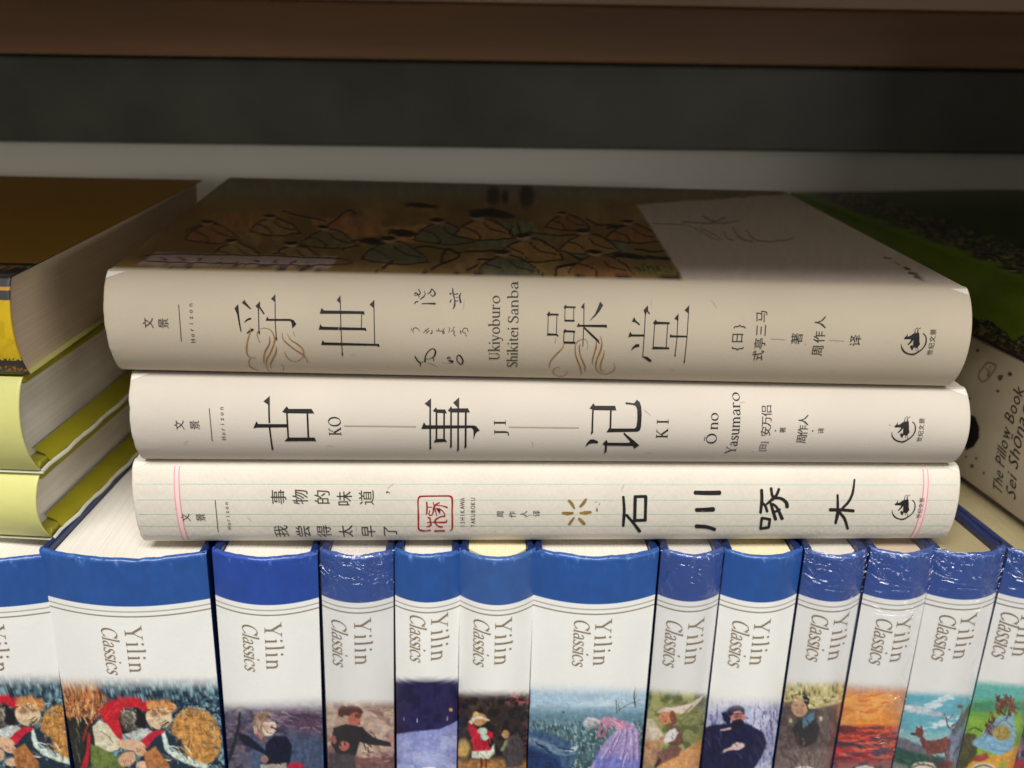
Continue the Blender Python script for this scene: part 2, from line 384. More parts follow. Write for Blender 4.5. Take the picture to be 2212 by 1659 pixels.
G['s'] = (gRB([(32,37),(22,44),(11,37),(14,28),(24,22),(33,14),(28,3),(17,1.5),(7,9)],[4,3.5,6,8,9,8,6,3.5,4])+gLN((32,33),(33,45),2.4)+gLN((6.5,0),(7,13),2.4), 39)
G['t'] = (gST(13,6,56,8)+gLN((3,44),(28,44),3)+gRB([(13,10),(16,2.5),(22,1.5),(29,5)],[8,6,4,2.5]), 30)
G['k'] = (gST(11,0,72)+gSF(11,0,18)+gLN((3,68),(9,72),3.4)+gLN((14,21),(36,44),3)+gSF(38,43,16)+gLN((21,28),(41,1),8)+gSF(41,0,16), 51)
G['y'] = (gLN((7,44),(24,2),8)+gSF(8,43,18)+gLN((40,44),(24,2),3)+gSF(39,43,15)+gRB([(24,3),(18,-13),(10,-18),(5,-15)],[3,3.5,5,6]), 47)
G['C'] = (gAR(34,33,26,32,42,318,24,9.6)+gLN((57,47),(57,65),2.6)+gLN((57,18),(57,4),2.4), 64)
G['O'] = (gAR(36,33,29,32,0,360,28,9.6), 73)
G['Ō'] = (G['O'][0]+gLN((22,76),(50,76),4), 73)
G['S'] = (gRB([(40,56),(27,66),(12,60),(10,48),(22,38),(36,29),(41,16),(33,3),(18,0),(6,10)],[4,3.5,7,9,9.5,9.5,8.5,6,3.5,4])+gLN((40,49),(41,66),2.6)+gLN((6,0),(6.5,16),2.6), 49)
G['U'] = (gST(15,20,65)+gSF(15,63,26)+gAR(34,20,19,18.5,180,360,16,8,3)+gST(53,20,65,3.4)+gSF(53,63,20), 68)
G['K'] = (gST(15,0,66,9)+gSF(15,0,26)+gSF(15,63,26)+gLN((18,27),(49,64),3.4)+gSF(50,63,20)+gLN((27,36),(56,1.5),9.5)+gSF(57,0,20), 70)
G['J'] = (gST(17,2,66,9)+gSF(17,63,26)+gRB([(17,6),(15,-9),(6,-15),(0,-12)],[9,6,4,7]), 33)
G['I'] = (gST(16,0,66,9)+gSF(16,0,26)+gSF(16,63,26), 34)
G['Y'] = (gLN((10,64),(34,28),9)+gSF(10,63,24)+gLN((57,64),(35,29),3.4)+gSF(57,63,20)+gST(34.5,0,31,9)+gSF(34.5,0,26), 66)
G[' '] = ([], 20)
def roman(book, text, centre, length, cap, mode, m, gap=0., slant=0., label=None, name='lettering', raw=False):
    """centre in picture px (or (l,a) when raw); length and cap height in metres"""
    polys = []; x = 0
    for ch in text:
        g, adv = G[ch]
        for p in g: polys.append([(x+u+v*slant, v) for u, v in p])
        x += adv+gap
    x -= gap; kx = length/x; ky = cap/66.
    l0, a0 = centre if raw else book.to_local(*centre); tr = []
    for p in polys:
        q = [((u-x/2)*kx, (v-33)*ky) for u, v in p]
        q = [(l0-v, a0+u) if mode == 'h' else (l0+u, a0+v) for u, v in q]; tr += tess(q)
    return book.lay(name, tr, m, label)
_gc = {}
def glyph(ch):
    if ch not in _gc:
        c = bpy.data.curves.new('text', 'FONT'); c.body = ch; c.size = 1; c.resolution_u = 2; o = bpy.data.objects.new('text', c); COL.objects.link(o)
        dg = bpy.context.evaluated_depsgraph_get(); me = bpy.data.meshes.new_from_object(o.evaluated_get(dg)); me.calc_loop_triangles()
        v = np.array([q.co[:2] for q in me.vertices]).reshape(-1, 2)
        _gc[ch] = (v, [tuple(t.vertices) for t in me.loop_triangles])
        bpy.data.objects.remove(o); bpy.data.curves.remove(c); bpy.data.meshes.remove(me)
    return _gc[ch]
def text(book, s, centre, size, step, mode, m, label=None, name='lettering', kx=1., slant=0., raw=False, bold=0):
    """built-in typeface; each glyph centred in its own cell of width step along the reading direction"""
    l0, a0 = centre if raw else book.to_local(*centre); tr = []; n = len(s)
    for i, ch in enumerate(s):
        if ch == ' ': continue
        v, t = glyph(ch)
        if not len(v): continue
        cx = (v[:, 0].min()+v[:, 0].max())/2; cy = .36
        off = (i-(n-1)/2)*step
        for q in t:
            P = v[list(q)]; u = (P[:, 0]-cx)*size*kx+(P[:, 1]-cy)*size*slant; w = (P[:, 1]-cy)*size
            if mode == 'h': L = l0-w; A = a0+u+off
            elif mode == 'v': L = l0-w+off; A = a0+u
            else: L = l0+u+off; A = a0+w
            tr.append(np.stack([L, A], -1))
    return book.lay(name, tr, m, label)

# ---------------------------------------------------------------- materials
ink = mat('black_ink', (30,27,26), .55, .4); ink_soft = mat('grey_black_ink', (66,60,54), .6, .3)
gold = mat('ochre_gold_print', (166,116,58), .5, .5, noise=.35, nscale=500); gold2 = mat('olive_gold_print', (148,120,58), .5, .5, noise=.25, nscale=500)
rule_m = mat('pale_teal_rule', (196,212,196), .8, .2); pink_m = mat('pink_rule', (226,150,165), .8, .2); pinkf_m = mat('pale_pink_band', (238,205,200), .8, .2)
grey_line = mat('grey_pink_line', (172,156,145), .8, .2); red_m = mat('seal_red_ink', (160,34,32), .6, .3, noise=.2, nscale=700)
jacket = mat('cream_paper_jacket', (194,181,160), .75, .25, noise=.06, nscale=40, bump=.12, bscale=1600)
jacket2 = mat('pale_cream_paper_jacket', (205,196,183), .75, .25, noise=.06, nscale=35, bump=.12, bscale=1600)
jacket3 = mat('ruled_cream_paper_jacket', (218,210,196), .8, .2, noise=.04, nscale=110, bump=.45, bscale=1300, stretch=(1,.3,1))
cover_paint = mat('printed_jacket_paper', attr=True, rough=.5, spec=.35, bump=.15, bscale=1500)
spine_paint = mat('printed_laminated_cloth', attr=True, rough=.34, spec=.5, bump=.12, bscale=700, noise=.03, nscale=60, coat=.15)
blue_board = mat('shaded_blue_cover_board', (16,38,90), .35, .5, noise=.08, nscale=60, bump=.1, bscale=700)  # darker than the cover blue: shade between the books put into the colour
pages_white = paper_mat('off_white_page_edges', (236,230,218), .17); pages_cream = paper_mat('cream_page_edges', (214,194,166), .12)
pages_yellow = paper_mat('yellowed_page_edges', (238,228,190), .15)
pages_shaded = paper_mat('shaded_page_edges', (172,158,118), .07); film = wrap_mat('clear_shrink_film', .12, 120); film_full = wrap_mat('loose_shrink_film', .55, 95, .32, .006); film_streak = wrap_mat('streaky_shrink_film', .14, 100, .28, .006); film_flat = wrap_mat('taut_shrink_film', .08, 60); brown_ink = mat('taupe_foil_lettering', (140,124,98), .45, .5)  # khaki pages: shade under film and pile put into the paper colour

# ---------------------------------------------------------------- the setting: shelf
def box(name, x0, x1, y0, y1, z0, z1, m, bev=.0006):
    bm = bmesh.new(); bmesh.ops.create_cube(bm, size=1)
    for v in bm.verts: v.co = ((x0+x1)/2+v.co.x*(x1-x0), (y0+y1)/2+v.co.y*(y1-y0), (z0+z1)/2+v.co.z*(z1-z0))
    bmesh.ops.bevel(bm, geom=bm.edges[:], offset=bev, segments=3, affect='EDGES', profile=.5)
    me = bpy.data.meshes.new(name); bm.to_mesh(me); bm.free(); me.materials.append(m)
    o = bpy.data.objects.new(name, me); COL.objects.link(o); o['kind'] = 'structure'; return o
wall_m = mat('off_white_shelf_back', (232,228,216), .6, .4, noise=.06, nscale=12, bump=.1, bscale=300)
rail_m = mat('dark_painted_rail', (88,90,80), .4, .5, noise=.3, nscale=25, bump=.1, bscale=200)
wood_m = mat('brown_shelf_edge', (158,118,84), .5, .5, noise=.3, nscale=30, stretch=(.15,1,2), bump=.2, bscale=300)
pale_m = mat('painted_lit_edge_pale_pink', (240,206,178), .5, .5, noise=.2, nscale=40, stretch=(.2,1,1))  # bright light on the shelf's top edge, painted as a pale colour
box('back_wall', -.6, .6, .19, .2, 0, .50, wall_m)
box('dark_shelf_rail', -.6, .6, .178, .1898, .2822, .3162, rail_m, .0012)
box('brown_shelf_rail', -.6, .6, .170, .1898, .3172, .3386, wood_m, .0012)
box('painted_lit_shelf_edge', -.6, .6, .167, .1898, .3388, .3460, pale_m, .0012)
box('upper_shelf_board', -.6, .6, -.060, .1898, .354, .372, wall_m)
box('added_shade_panel', .305, .323, -.060, .1898, 0, .3535, wall_m)  # unseen upright added to shade the right part of the back rail
box('lower_shelf_board', -.6, .6, -.012, .1898, -.018, -.0002, wall_m)

ZT = .2000    # tops of the standing books

# ---------------------------------------------------------------- three cream books lying in a stack
def lying(lab, xl, xr, zl, zr, W, B, p, sh, m, back_m, pg):
    """zl, zr: (top, bottom) height at the left and the right end"""
    H = xr-xl; c0 = (zl[0]+zl[1])/2; c1 = (zr[0]+zr[1])/2
    b = Book((xl, 0, c0), (1,0,0), (0,0,1), H, zl[0]-zl[1], zr[0]-zr[1], W, B, p, c1-c0, th=.0012, bt=.0022, shear=(-sh,0), label=lab,
             group='cream books lying in a stack')
    b.build_spine(m, np.linspace(.001, H-.001, 180), 61, crinkle=.0004, seed=int(xl*-9999) % 97)
    b.board(-1, back_m, 0); b.pages(pg, .003, .003, .0); return b
bk1 = lying('cream book topping the stack, with gold swirls on its spine and a painted cover', -.0902, .1228,
            (.2757,.2500), (.2728,.2462), .137, .0068, .72, .035, jacket, jacket, pages_cream)
bk2 = lying('middle cream book of the stack with bold characters and KO JI KI', -.0878, .1278,
            (.2492,.2249), (.2456,.2238), .135, .0064, .72, .035, jacket2, jacket2, pages_cream)
bk3 = lying('bottom cream book of the stack with ruled lines and a red seal', -.0905, .1300,
            (.2245,.2003), (.2234,.2005), .135, .0048, .5, .035, jacket3, jacket3, pages_cream)
bk2.board(1, jacket2, 0); bk3.board(1, jacket3, 0)

def art_cover(b, V, px, py):
    x = (px/.54-480)/1.085; y = (py/.54-680)/1.085
    l = V[:, 0]
    P = Paint(x, y, (146,118,70), 5, .03, 3)
    P.noise((124,98,56), .008, .5, .25, seed=1, sx=.6); P.noise((160,130,80), .012, .6, .15, seed=5)
    P.mix(ss(-y, -150, -60), (140,132,112), .1)            # pale sky strip far back
    for q, c in (((1280,190,1560,290), (120,122,92)), ((1560,240,1760,300), (150,118,74)), ((700,170,980,250), (168,120,74)), ((1650,260,1900,330), (112,118,88)), ((960,200,1250,270), (190,142,84)), ((300,150,640,230), (158,116,64))):
        P.poly([(q[0],q[1]+10),(q[2]-30,q[1]),(q[2],q[3]-12),(q[0]+40,q[3])], c, 8, .2)
    D = (44,38,34)
    for e in ((930,262,44,12),(1040,232,50,12),(1370,160,76,15),(1110,130,54,7),(1880,318,64,9),(1850,212,54,6)): P.ell(*e, D, 6, .45, .2); P.line([(e[0]-e[2],e[1]+4),(e[0],e[1]-e[3]),(e[0]+e[2],e[1]+6)], 6, D, 3)
    for pts, wd in (([(820,295),(850,265),(910,258)],4),([(945,375),(990,345),(970,325),(900,320)],6),([(985,345),(1060,300),(1110,282),(1180,290),(1200,292)],5),([(1185,345),(1200,292),(1250,305)],9),
        ([(1115,383),(1180,350),(1240,325),(1255,305)],7),([(1230,385),(1315,350),(1320,332),(1400,328),(1540,334)],6),([(1280,245),(1300,200)],8),([(1370,258),(1378,220)],8),([(1440,250),(1442,205)],6),([(1480,262),(1470,200)],6),
        ([(1560,310),(1562,268)],9),([(1605,395),(1612,360),(1680,345)],9),([(1475,392),(1600,395)],6),([(1270,300),(1400,296),(1480,308),(1600,312)],5),([(1650,300),(1700,330),(1790,345)],7),([(1980,400),(2040,395),(2070,405)],9),
        ([(2055,402),(2062,360),(2030,330),(1950,320)],12),([(770,200),(840,150),(870,160)],5),([(240,225),(330,190),(360,200)],5),([(1720,180),(1760,200),(1840,205)],6),([(600,150),(680,170),(760,190)],4),([(1120,240),(1200,255),(1290,262)],4),
        ([(1500,230),(1600,240),(1720,236)],4),([(1900,290),(1960,300),(2010,296)],6),([(190,355),(230,350),(260,360)],8),([(480,360),(560,358),(610,372)],6),([(660,368),(760,376)],5)):
        P.line(pts, wd, D, 2.5)
    K2 = (56,44,36)
    for cx, cy, k in ((330,230,1.0),(560,205,.9),(760,250,1.0),(1000,300,1.2),(1180,230,1.1),(1330,215,1.1),(1500,290,1.2),(1720,270,1.1),(1880,230,1.0),(1640,190,.8),(420,300,1.0),(640,310,1.0),(1420,350,1.2),(1760,350,1.2)):
        # robed seated figures, drawn as a few long contour lines with sleeve folds
        f = lambda q: [(cx+a*k, cy+b*k*.42) for a, b in q]
        P.poly(f([(-90,60),(-60,-20),(-15,-60),(40,-50),(85,10),(110,70),(20,95)]), random.Random(int(cx)).choice([(150,124,78),(122,112,74),(164,126,76),(108,106,80),(150,104,64)]), 7, .15)
        P.line(f([(-90,60),(-70,0),(-30,-55),(10,-75),(50,-50),(90,10),(115,75)]), 5, K2, 2.5); P.line(f([(-60,-10),(-20,20),(0,70),(-10,95)]), 4, K2, 2.5); P.line(f([(10,-40),(35,10),(90,45)]), 4, K2, 2.5)
        P.line(f([(-90,60),(-30,85),(40,95),(115,75)]), 4, K2, 2.5); P.ell(cx-8*k, cy-34*k, 22*k, 9*k, (176,146,108), 0, .3); P.ell(cx-10*k, cy-41*k, 23*k, 6*k, (46,38,34), 0, .4)
    for e in ((1960,365,70,22),(1950,368,44,13)): P.ell(*e, (120,110,64), 3, .2, .4, .2)
    for i in range(7): P.line([(1890+i*18,352+i%2*6),(1905+i*18,372)], 4, (60,50,34), 2)
    for e in ((1375,95,24,36),(1500,95,26,40),(1420,98,14,26)): P.ell(*e, (70,64,54), 0, .4)
    P.poly([(70,344),(130,304),(800,319),(776,359)], (176,156,148), 3, .05); P.line([(92,338),(140,311),(784,325),(764,351),(92,338)], 4, (70,56,54), 2)
    rng = random.Random(2)
    for i in range(9):
        cx = 160+i*68; yy = 330+i*1.6
        for j in range(3): P.line([(cx+rng.uniform(-14,14),yy+rng.uniform(-8,8)),(cx+rng.uniform(-14,14),yy+rng.uniform(-8,8))], 4, (80,60,62), 1.5)
    # cream end of the cover with a calligraphic title and gold swirls
    P.poly([(1905,128),(3700,0),(3700,600),(2086,420)], (202,186,172), 5, .04)
    for pts, wd, c in (([(1970,198),(2080,200)],4,(156,134,120)),([(2070,190),(2200,196),(2280,188)],4,(130,112,104)),([(2090,200),(2140,225),(2200,262)],3,(158,128,96)),([(2140,214),(2190,240),(2215,258)],4,(158,128,96)),
        ([(2230,230),(2240,252),(2262,262)],5,(160,128,92)),([(2260,214),(2280,244),(2300,258),(2330,262)],6,(156,124,90)),([(2310,225),(2330,250),(2370,262),(2440,262),(2480,248)],5,(160,128,92)),([(2150,168),(2190,190)],5,(134,118,110)),([(2230,176),(2180,196)],5,(134,118,110))):
        P.line(pts, wd, c, 2)
    # small writing near the right front corner
    def cc(a, b2): return ((3100+a*.45027)*1-480)/1.085, ((700+b2*.45027)-680)/1.085
    for pts, wd in (([(970,735),(1030,745)],6),([(1060,770),(1110,800)],3),([(1150,820),(1190,835)],8),([(1190,870),(1250,880)],10),([(1240,905),(1280,915)],10),([(1250,880),(1320,925)],3)):
        P.line([cc(*q) for q in pts], wd, (92,76,68), 2)
    # the jacket is cream where it folds over onto the spine
    e = ss(V[:, 2], -.0032, -.0026); e[V[:, 1] < 0] = 0
    P.mix(e, (194,181,160))
    return P.c
bk1.board(1, cover_paint, 0, (330,190), art_cover, 'painted front cover with ink figures on ochre and a cream end')

# -- top book lettering
H1 = 'thin black character'
strokes(bk1, 'character', Z1, [
 ('p', [(180,345),(225,295),(228,330),(266,632),(254,632),(212,420)]), ('p', [(270,280),(300,240),(322,275),(386,352),(372,358),(300,300)]),
 ('p', [(296,526),(318,490),(352,466),(386,462),(384,482),(350,490)]), ('p', [(322,660),(345,630),(380,600),(412,594),(415,618),(380,634)]),
 ('p', [(436,320),(492,260),(494,322),(550,408),(540,424),(486,345),(480,345),(482,380),(468,380),(466,345)]), ('l', [(474,350),(480,640)], 11), ('p', [(470,632),(492,625),(492,660),(478,665)]),
 ('p', [(628,230),(682,172),(682,275)]), ('l', [(678,230),(680,520),(694,720)], 10), ('p', [(684,700),(702,700),(702,738),(686,740)]),
 ('p', [(562,498),(582,448),(600,476),(860,476),(905,490),(940,540),(890,592),(884,535),(868,500)])], ink)
strokes(bk1, 'character', Z1, [
 ('p', [(1226,412),(1250,340),(1278,372),(1772,382),(1778,428),(1750,414)]), ('p', [(1215,608),(1232,540),(1258,572),(1792,586),(1802,626),(1770,614)]),
 ('p', [(1244,796),(1262,736),(1284,764),(1956,784),(1962,820),(1920,806)]), ('p', [(1434,245),(1482,186),(1484,292)]), ('l', [(1480,240),(1486,560),(1504,905)], 10), ('p', [(1494,890),(1516,900),(1508,935),(1500,932)]),
 ('l', [(1742,405),(1738,598)], 9), ('p', [(1840,300),(1898,240),(1898,350)]), ('l', [(1892,300),(1902,790)], 10)], ink)
strokes(bk1, 'gold_swirl', Z1, [
 ('r', [(380,575),(372,640),(342,740),(328,850),(342,920),(385,955),(432,950),(430,975)], [4,12,17,20,8,7,6,4]), ('r', [(385,955),(358,1000),(370,1060),(420,1095),(490,1112)], [8,12,13,8,3]),
 ('r', [(470,620),(458,670),(490,770)], [5,11,6]), ('r', [(490,600),(560,588),(630,620),(670,700),(662,790),(620,890),(580,970),(570,1050),(600,1115),(650,1140)], [3,5,9,18,18,16,18,13,7,4]),
 ('r', [(612,690),(608,780),(560,870),(540,960),(544,1025)], [6,16,18,20,7]), ('r', [(692,810),(690,880),(650,970),(624,1040),(628,1090)], [5,18,20,16,6]),
 ('r', [(765,650),(775,720),(830,780),(920,850),(1020,915),(1060,960),(1080,1015)], [6,9,14,14,16,10,5]), ('r', [(830,660),(870,730),(960,790),(1020,850),(1030,920),(990,980),(920,1000),(850,970),(805,910),(800,870)], [5,9,13,16,13,8,6,8,8,4]),
 ('r', [(760,1040),(788,1080),(770,1130)], [4,9,5]), ('r', [(900,630),(920,685)], [4,6])], gold, 'gold flourish that completes the first character')
strokes(bk1, 'character', Z3, [
 ('p', [(145,300),(176,258),(188,286),(292,290),(290,310),(190,310),(165,322)]), ('l', [(163,310),(157,540)], 8), ('l', [(270,300),(264,545)], 8), ('p', [(142,556),(160,530),(270,536),(292,560),(280,572),(264,556)]),
 ('p', [(352,210),(376,178),(390,196),(500,200),(498,222),(390,218),(366,232)]), ('l', [(370,220),(366,375)], 8), ('l', [(478,210),(474,375)], 8), ('p', [(360,384),(370,362),(488,366),(486,386)]),
 ('p', [(346,510),(368,476),(384,492),(494,498),(492,520),(384,514),(364,526)]), ('l', [(358,515),(352,640)], 9), ('l', [(480,505),(476,640)], 9), ('p', [(350,655),(360,630),(498,634),(494,658)]),
 ('p', [(564,210),(608,150),(608,235)]), ('l', [(602,210),(600,430),(588,690)], 9), ('p', [(514,452),(534,402),(552,426),(880,424),(886,462),(860,456),(552,448)]),
 ('p', [(666,382),(740,290),(800,140),(838,182),(800,250),(740,320)]), ('p', [(606,450),(700,535),(780,610),(800,664),(760,625),(690,560),(598,466)])], ink)
strokes(bk1, 'gold_swirl', Z3, [
 ('r', [(358,655),(330,720),(250,800),(190,880),(176,955)], [7,12,13,14,5]), ('r', [(300,985),(290,950),(240,970),(224,1020),(270,1055),(340,1060),(390,1030),(402,980)], [3,5,9,10,7,6,6,3]),
 ('r', [(260,585),(245,650)], [4,6]), ('r', [(640,740),(650,660),(620,605),(560,610),(515,640),(495,690),(500,790),(530,880),(560,960),(572,1050)], [3,5,5,6,9,10,14,15,17,4]),
 ('r', [(560,660),(545,700),(560,800),(600,900),(618,960),(612,1005)], [4,14,15,17,14,4]), ('r', [(756,620),(752,700),(726,790),(708,860),(706,910)], [6,20,15,13,4]),
 ('r', [(800,560),(822,640),(806,740),(765,840),(748,930),(770,1000),(850,1035),(930,1020),(980,970),(978,920),(960,890)], [5,12,22,16,14,9,6,6,9,6,3]), ('r', [(852,740),(840,810),(810,900),(808,980),(850,1000)], [5,14,18,12,3])], gold, 'gold flourish that completes the third character')
strokes(bk1, 'character', Z3, [
 ('p', [(1190,388),(1218,330),(1240,372),(1290,418),(1284,432),(1228,392)]), ('p', [(1146,580),(1168,508),(1192,544),(1348,544),(1348,568),(1184,568)]), ('p', [(1178,742),(1200,700),(1240,664),(1282,664),(1282,694),(1230,704)]),
 ('p', [(1334,244),(1388,186),(1392,256),(1414,290),(1406,298),(1374,264),(1364,300),(1352,300)]), ('l', [(1358,270),(1340,600),(1324,825)], 9), ('p', [(1318,814),(1330,812),(1380,820),(1432,860),(1424,884),(1390,870),(1336,828)]),
 ('p', [(1448,404),(1484,360),(1500,386),(1656,394),(1654,418),(1500,418),(1476,424)]), ('l', [(1472,410),(1452,700)], 9), ('l', [(1632,405),(1612,705)], 9), ('p', [(1434,724),(1452,694),(1650,704),(1648,724)]),
 ('p', [(1656,578),(1664,538),(1680,554),(1868,560),(1868,578)]), ('p', [(1712,348),(1764,288),(1762,378)]), ('l', [(1756,340),(1744,600),(1722,790)], 9), ('p', [(1714,790),(1732,790),(1720,820),(1716,820)]),
 ('p', [(1838,246),(1896,184),(1890,290)]), ('l', [(1888,250),(1868,580),(1836,880)], 9), ('p', [(1826,870),(1844,872),(1834,902),(1830,902)])], ink)
# brush-written column
B_ = [('r', [(250,235),(275,215),(320,250),(345,210),(315,150)], [16,12,16,14,10]), ('r', [(250,262),(300,250),(330,290)], [10,8,10]), ('r', [(350,320),(400,285),(430,240),(415,185)], [14,16,10,8]), ('r', [(470,235),(520,200),(540,150),(580,190),(600,230),(560,275),(520,240)], [8,18,12,14,22,12,8]),
      ('r', [(250,405),(270,372),(310,362)], [8,16,10]), ('r', [(372,402),(480,398),(600,400)], [12,16,24]),
      ('r', [(898,135),(905,220),(930,330),(930,430),(900,495)], [10,20,12,22,6]), ('r', [(1040,215),(1015,280),(1035,380)], [8,20,22]), ('r', [(850,235),(870,225)], [20,16]), ('r', [(930,240),(985,230)], [10,14]), ('r', [(855,375),(870,330)], [16,12]), ('r', [(930,350),(985,355)], [10,12]), ('r', [(985,290),(950,295)], [8,6])]
strokes(bk1, 'lettering', Z2, bold(B_, 1.35), ink, 'two small brush written characters, upper pair')
strokes(bk1, 'lettering', Z2, [
 ('r', [(185,870),(200,820)], [3,8]), ('r', [(230,895),(220,850),(250,810),(300,820),(340,870)], [8,10,9,9,5]), ('r', [(400,890),(490,815)], [8,10]), ('r', [(440,905),(500,850)], [7,8]), ('r', [(430,840),(480,895)], [7,8]), ('r', [(545,850),(545,900),(515,905)], [12,16,8]),
 ('r', [(610,860),(720,865)], [8,10]), ('r', [(655,820),(660,860)], [10,10]), ('r', [(760,815),(735,850),(730,905),(755,890),(740,860)], [5,10,14,12,8]), ('r', [(830,800),(850,830),(825,890)], [6,8,5]), ('r', [(935,790),(900,830),(930,880),(910,900),(940,950)], [5,8,10,8,12]), ('r', [(860,870),(900,860)], [6,7]),
 ('r', [(1030,860),(1040,910)], [16,12]), ('r', [(1060,870),(1090,820),(1140,820),(1160,880)], [8,10,10,8]), ('r', [(1060,875),(1110,900),(1130,950)], [8,9,10])], ink_soft, 'row of small phonetic characters')
strokes(bk1, 'lettering', Z2, bold([
 ('r', [(258,1300),(300,1370),(350,1420),(338,1475)], [16,18,18,4]), ('r', [(345,1400),(400,1390),(440,1395)], [8,6,6]), ('r', [(425,1385),(440,1280),(500,1195),(570,1165),(605,1215),(585,1290),(530,1330),(450,1350)], [22,14,12,10,22,18,8,5]), ('r', [(575,1330),(572,1370)], [10,12]),
 ('r', [(470,1410),(560,1440),(635,1480)], [5,5,3]), ('r', [(805,1330),(830,1305),(860,1330),(815,1345)], [16,10,8,6]), ('r', [(830,1370),(895,1385)], [14,34]), ('r', [(895,1405),(840,1415),(710,1405)], [8,4,3]), ('r', [(965,1340),(985,1280),(1030,1290),(1072,1370),(1045,1435),(980,1380),(968,1330)], [12,12,18,20,14,12,14])], 1.25), ink, 'two brush written characters, lower pair')
roman(bk1, 'Ukiyoburo', Z2([(1610,860)])[0], .0163, .0026, 'h', ink_soft)
roman(bk1, 'Shikitei Sanba', Z2([(1925,845)])[0], .0214, .0025, 'h', ink_soft)
def publisher(b, p1, p2, l1, l2, ph, run, sz=.0027):
    text(b, '文', p1, sz, 0, 'v', ink_soft); text(b, '景', p2, sz, 0, 'v', ink_soft)
    strokes(b, 'thin_line', lambda q: q, [('l', [l1, l2], 1.6)], ink_soft)
    text(b, 'Horizon', ph, .0016, run/7, 'h', ink_soft)
publisher(bk1, R4([(938,460)])[0], R4([(1034,462)])[0], *R4([(1130,345),(1147,575)]), R4([(1207,465)])[0], .0102)
publisher(bk2, R4([(1135,1105)])[0], R4([(1232,1105)])[0], *R4([(1323,1000),(1342,1205)]), R4([(1403,1100)])[0], .0094)
publisher(bk3, Z12([(672,605)])[0], Z12([(840,605)])[0], *Z12([(998,415),(1032,765)]), Z12([(1133,592)])[0], .0090)
text(bk1, '{日}', R6([(518,445)])[0], .0032, .0028, 'h', ink_soft)
text(bk1, '式亭三马', R6([(655,440)])[0], .0031, .0033, 'h', ink_soft); strokes(bk1, 'thin_line', R6, [('l', [(716,450),(800,455)], 4)], grey_line)
text(bk1, '著', R6([(870,450)])[0], .0031, 0, 'h', ink_soft); text(bk1, '周作人', R6([(1003,440)])[0], .0031, .0036, 'h', ink_soft)
strokes(bk1, 'thin_line', R6, [('l', [(1062,459),(1148,462)], 4)], grey_line); text(bk1, '译', R6([(1216,460)])[0], .0031, 0, 'h', ink_soft)
def emblem(b, dx=0, dy=0, k=1., tw=.0102):
    c0 = Z4([(860,740)])[0]
    mv = lambda f: [((x-c0[0])*k+c0[0]+dx, (y-c0[1])*k+c0[1]+dy) for x, y in f]
    strokes(b, 'emblem', Z4, [('r', [(580,745),(592,840),(650,920),(740,965),(850,975),(960,920),(1060,840),(1120,740),(1132,640),(1110,560),(1065,515)], [6,22,34,28,34,26,22,28,26,18,20]),
     ('p', [(645,610),(680,585),(712,540),(722,515),(722,590),(780,565),(840,520),(900,505),(975,500),(982,620),(980,700),(995,750),(960,800),(930,835),(880,815),(855,830),(840,780),(850,650),(800,720),(740,770),(718,760),(780,690),(800,640),(720,640),(650,640)]),
     ('r', [(880,520),(885,450),(905,410),(945,390)], [22,12,10,12]), ('r', [(950,520),(945,450),(970,410),(1010,395)], [28,18,12,12]), ('p', [(775,790),(820,775),(850,830),(825,885),(790,850)]), ('r', [(930,820),(950,860),(950,920)], [10,8,8]), ('r', [(895,820),(910,900)], [8,5])], ink, 'round emblem with a dark bird over an open ring', mv)
    text(b, '世纪文景', (Z4([(1262,715)])[0][0]+dx-(1-k)*30, Z4([(1262,715)])[0][1]+dy), .00165*k, .00175*k, 'h', ink_soft)
emblem(bk1); emblem(bk2, -22, 190, .95); emblem(bk3, -22, 358, .92)

# wear of the paper jackets: faint creases, smudges and chipped corners
scuff = mat('faint_scuff', (176,162,138), .8, .2); chip = mat('chipped_white_paper', (232,226,214), .8, .2)
def wear(b, n, seed):
    r = random.Random(seed)
    for i in range(n):
        l = r.uniform(.01, b.H-.01); a = b.C(l)+r.uniform(-.4, .4)*b.T(l); q = r.uniform(0, 3.14); k = r.uniform(.0006, .0026)
        p = [(l, a), (l+k*math.cos(q)*.5, a+k*math.sin(q)*.5+.0001), (l+k*math.cos(q), a+k*math.sin(q))]
        t = []
        for u in ribbon(p, [.00004, .00016, .00004], 3)[:6]: t += tess(u)
        b.lay('scuff_mark', t, scuff)
    for l, sg in ((.0004, 1), (b.H-.0004, -1)):
        a = b.C(l)+b.T(l)/2; t = [np.array([(l, a-.0001), (l+sg*.0042, a-.0001), (l, a-.0013)])]; b.lay('chipped_corner', t, chip)
wear(bk1, 11, 3)
# -- middle book lettering
strokes(bk2, 'character', Z5, [
 ('p', [(316,190),(424,96),(424,250),(432,560),(404,560),(396,246)]), ('r', [(416,600),(440,800),(468,1000)], [30,26,30]), ('p', [(450,985),(490,985),(486,1005),(462,1032)]),
 ('p', [(142,650),(196,528),(228,576),(712,578),(712,632),(200,636)]), ('p', [(634,370),(712,272),(744,318),(1132,318),(1182,396),(736,392),(700,392)]),
 ('l', [(714,380),(738,820)], 28), ('l', [(1062,380),(1080,820)], 30), ('p', [(672,870),(738,796),(756,806),(1184,806),(1216,874),(1190,866)])], ink)
roman(bk2, 'KO', Z5([(1527,617)])[0], .0066*.8, .0031, 'h', ink)
strokes(bk2, 'thin_line', Z5, [('l', [(1690,607),(2212,612)], 20)], grey_line)
strokes(bk2, 'thin_line', lambda q: q, [('l', [(809,919.9),(898,921)], 2.6)], grey_line)
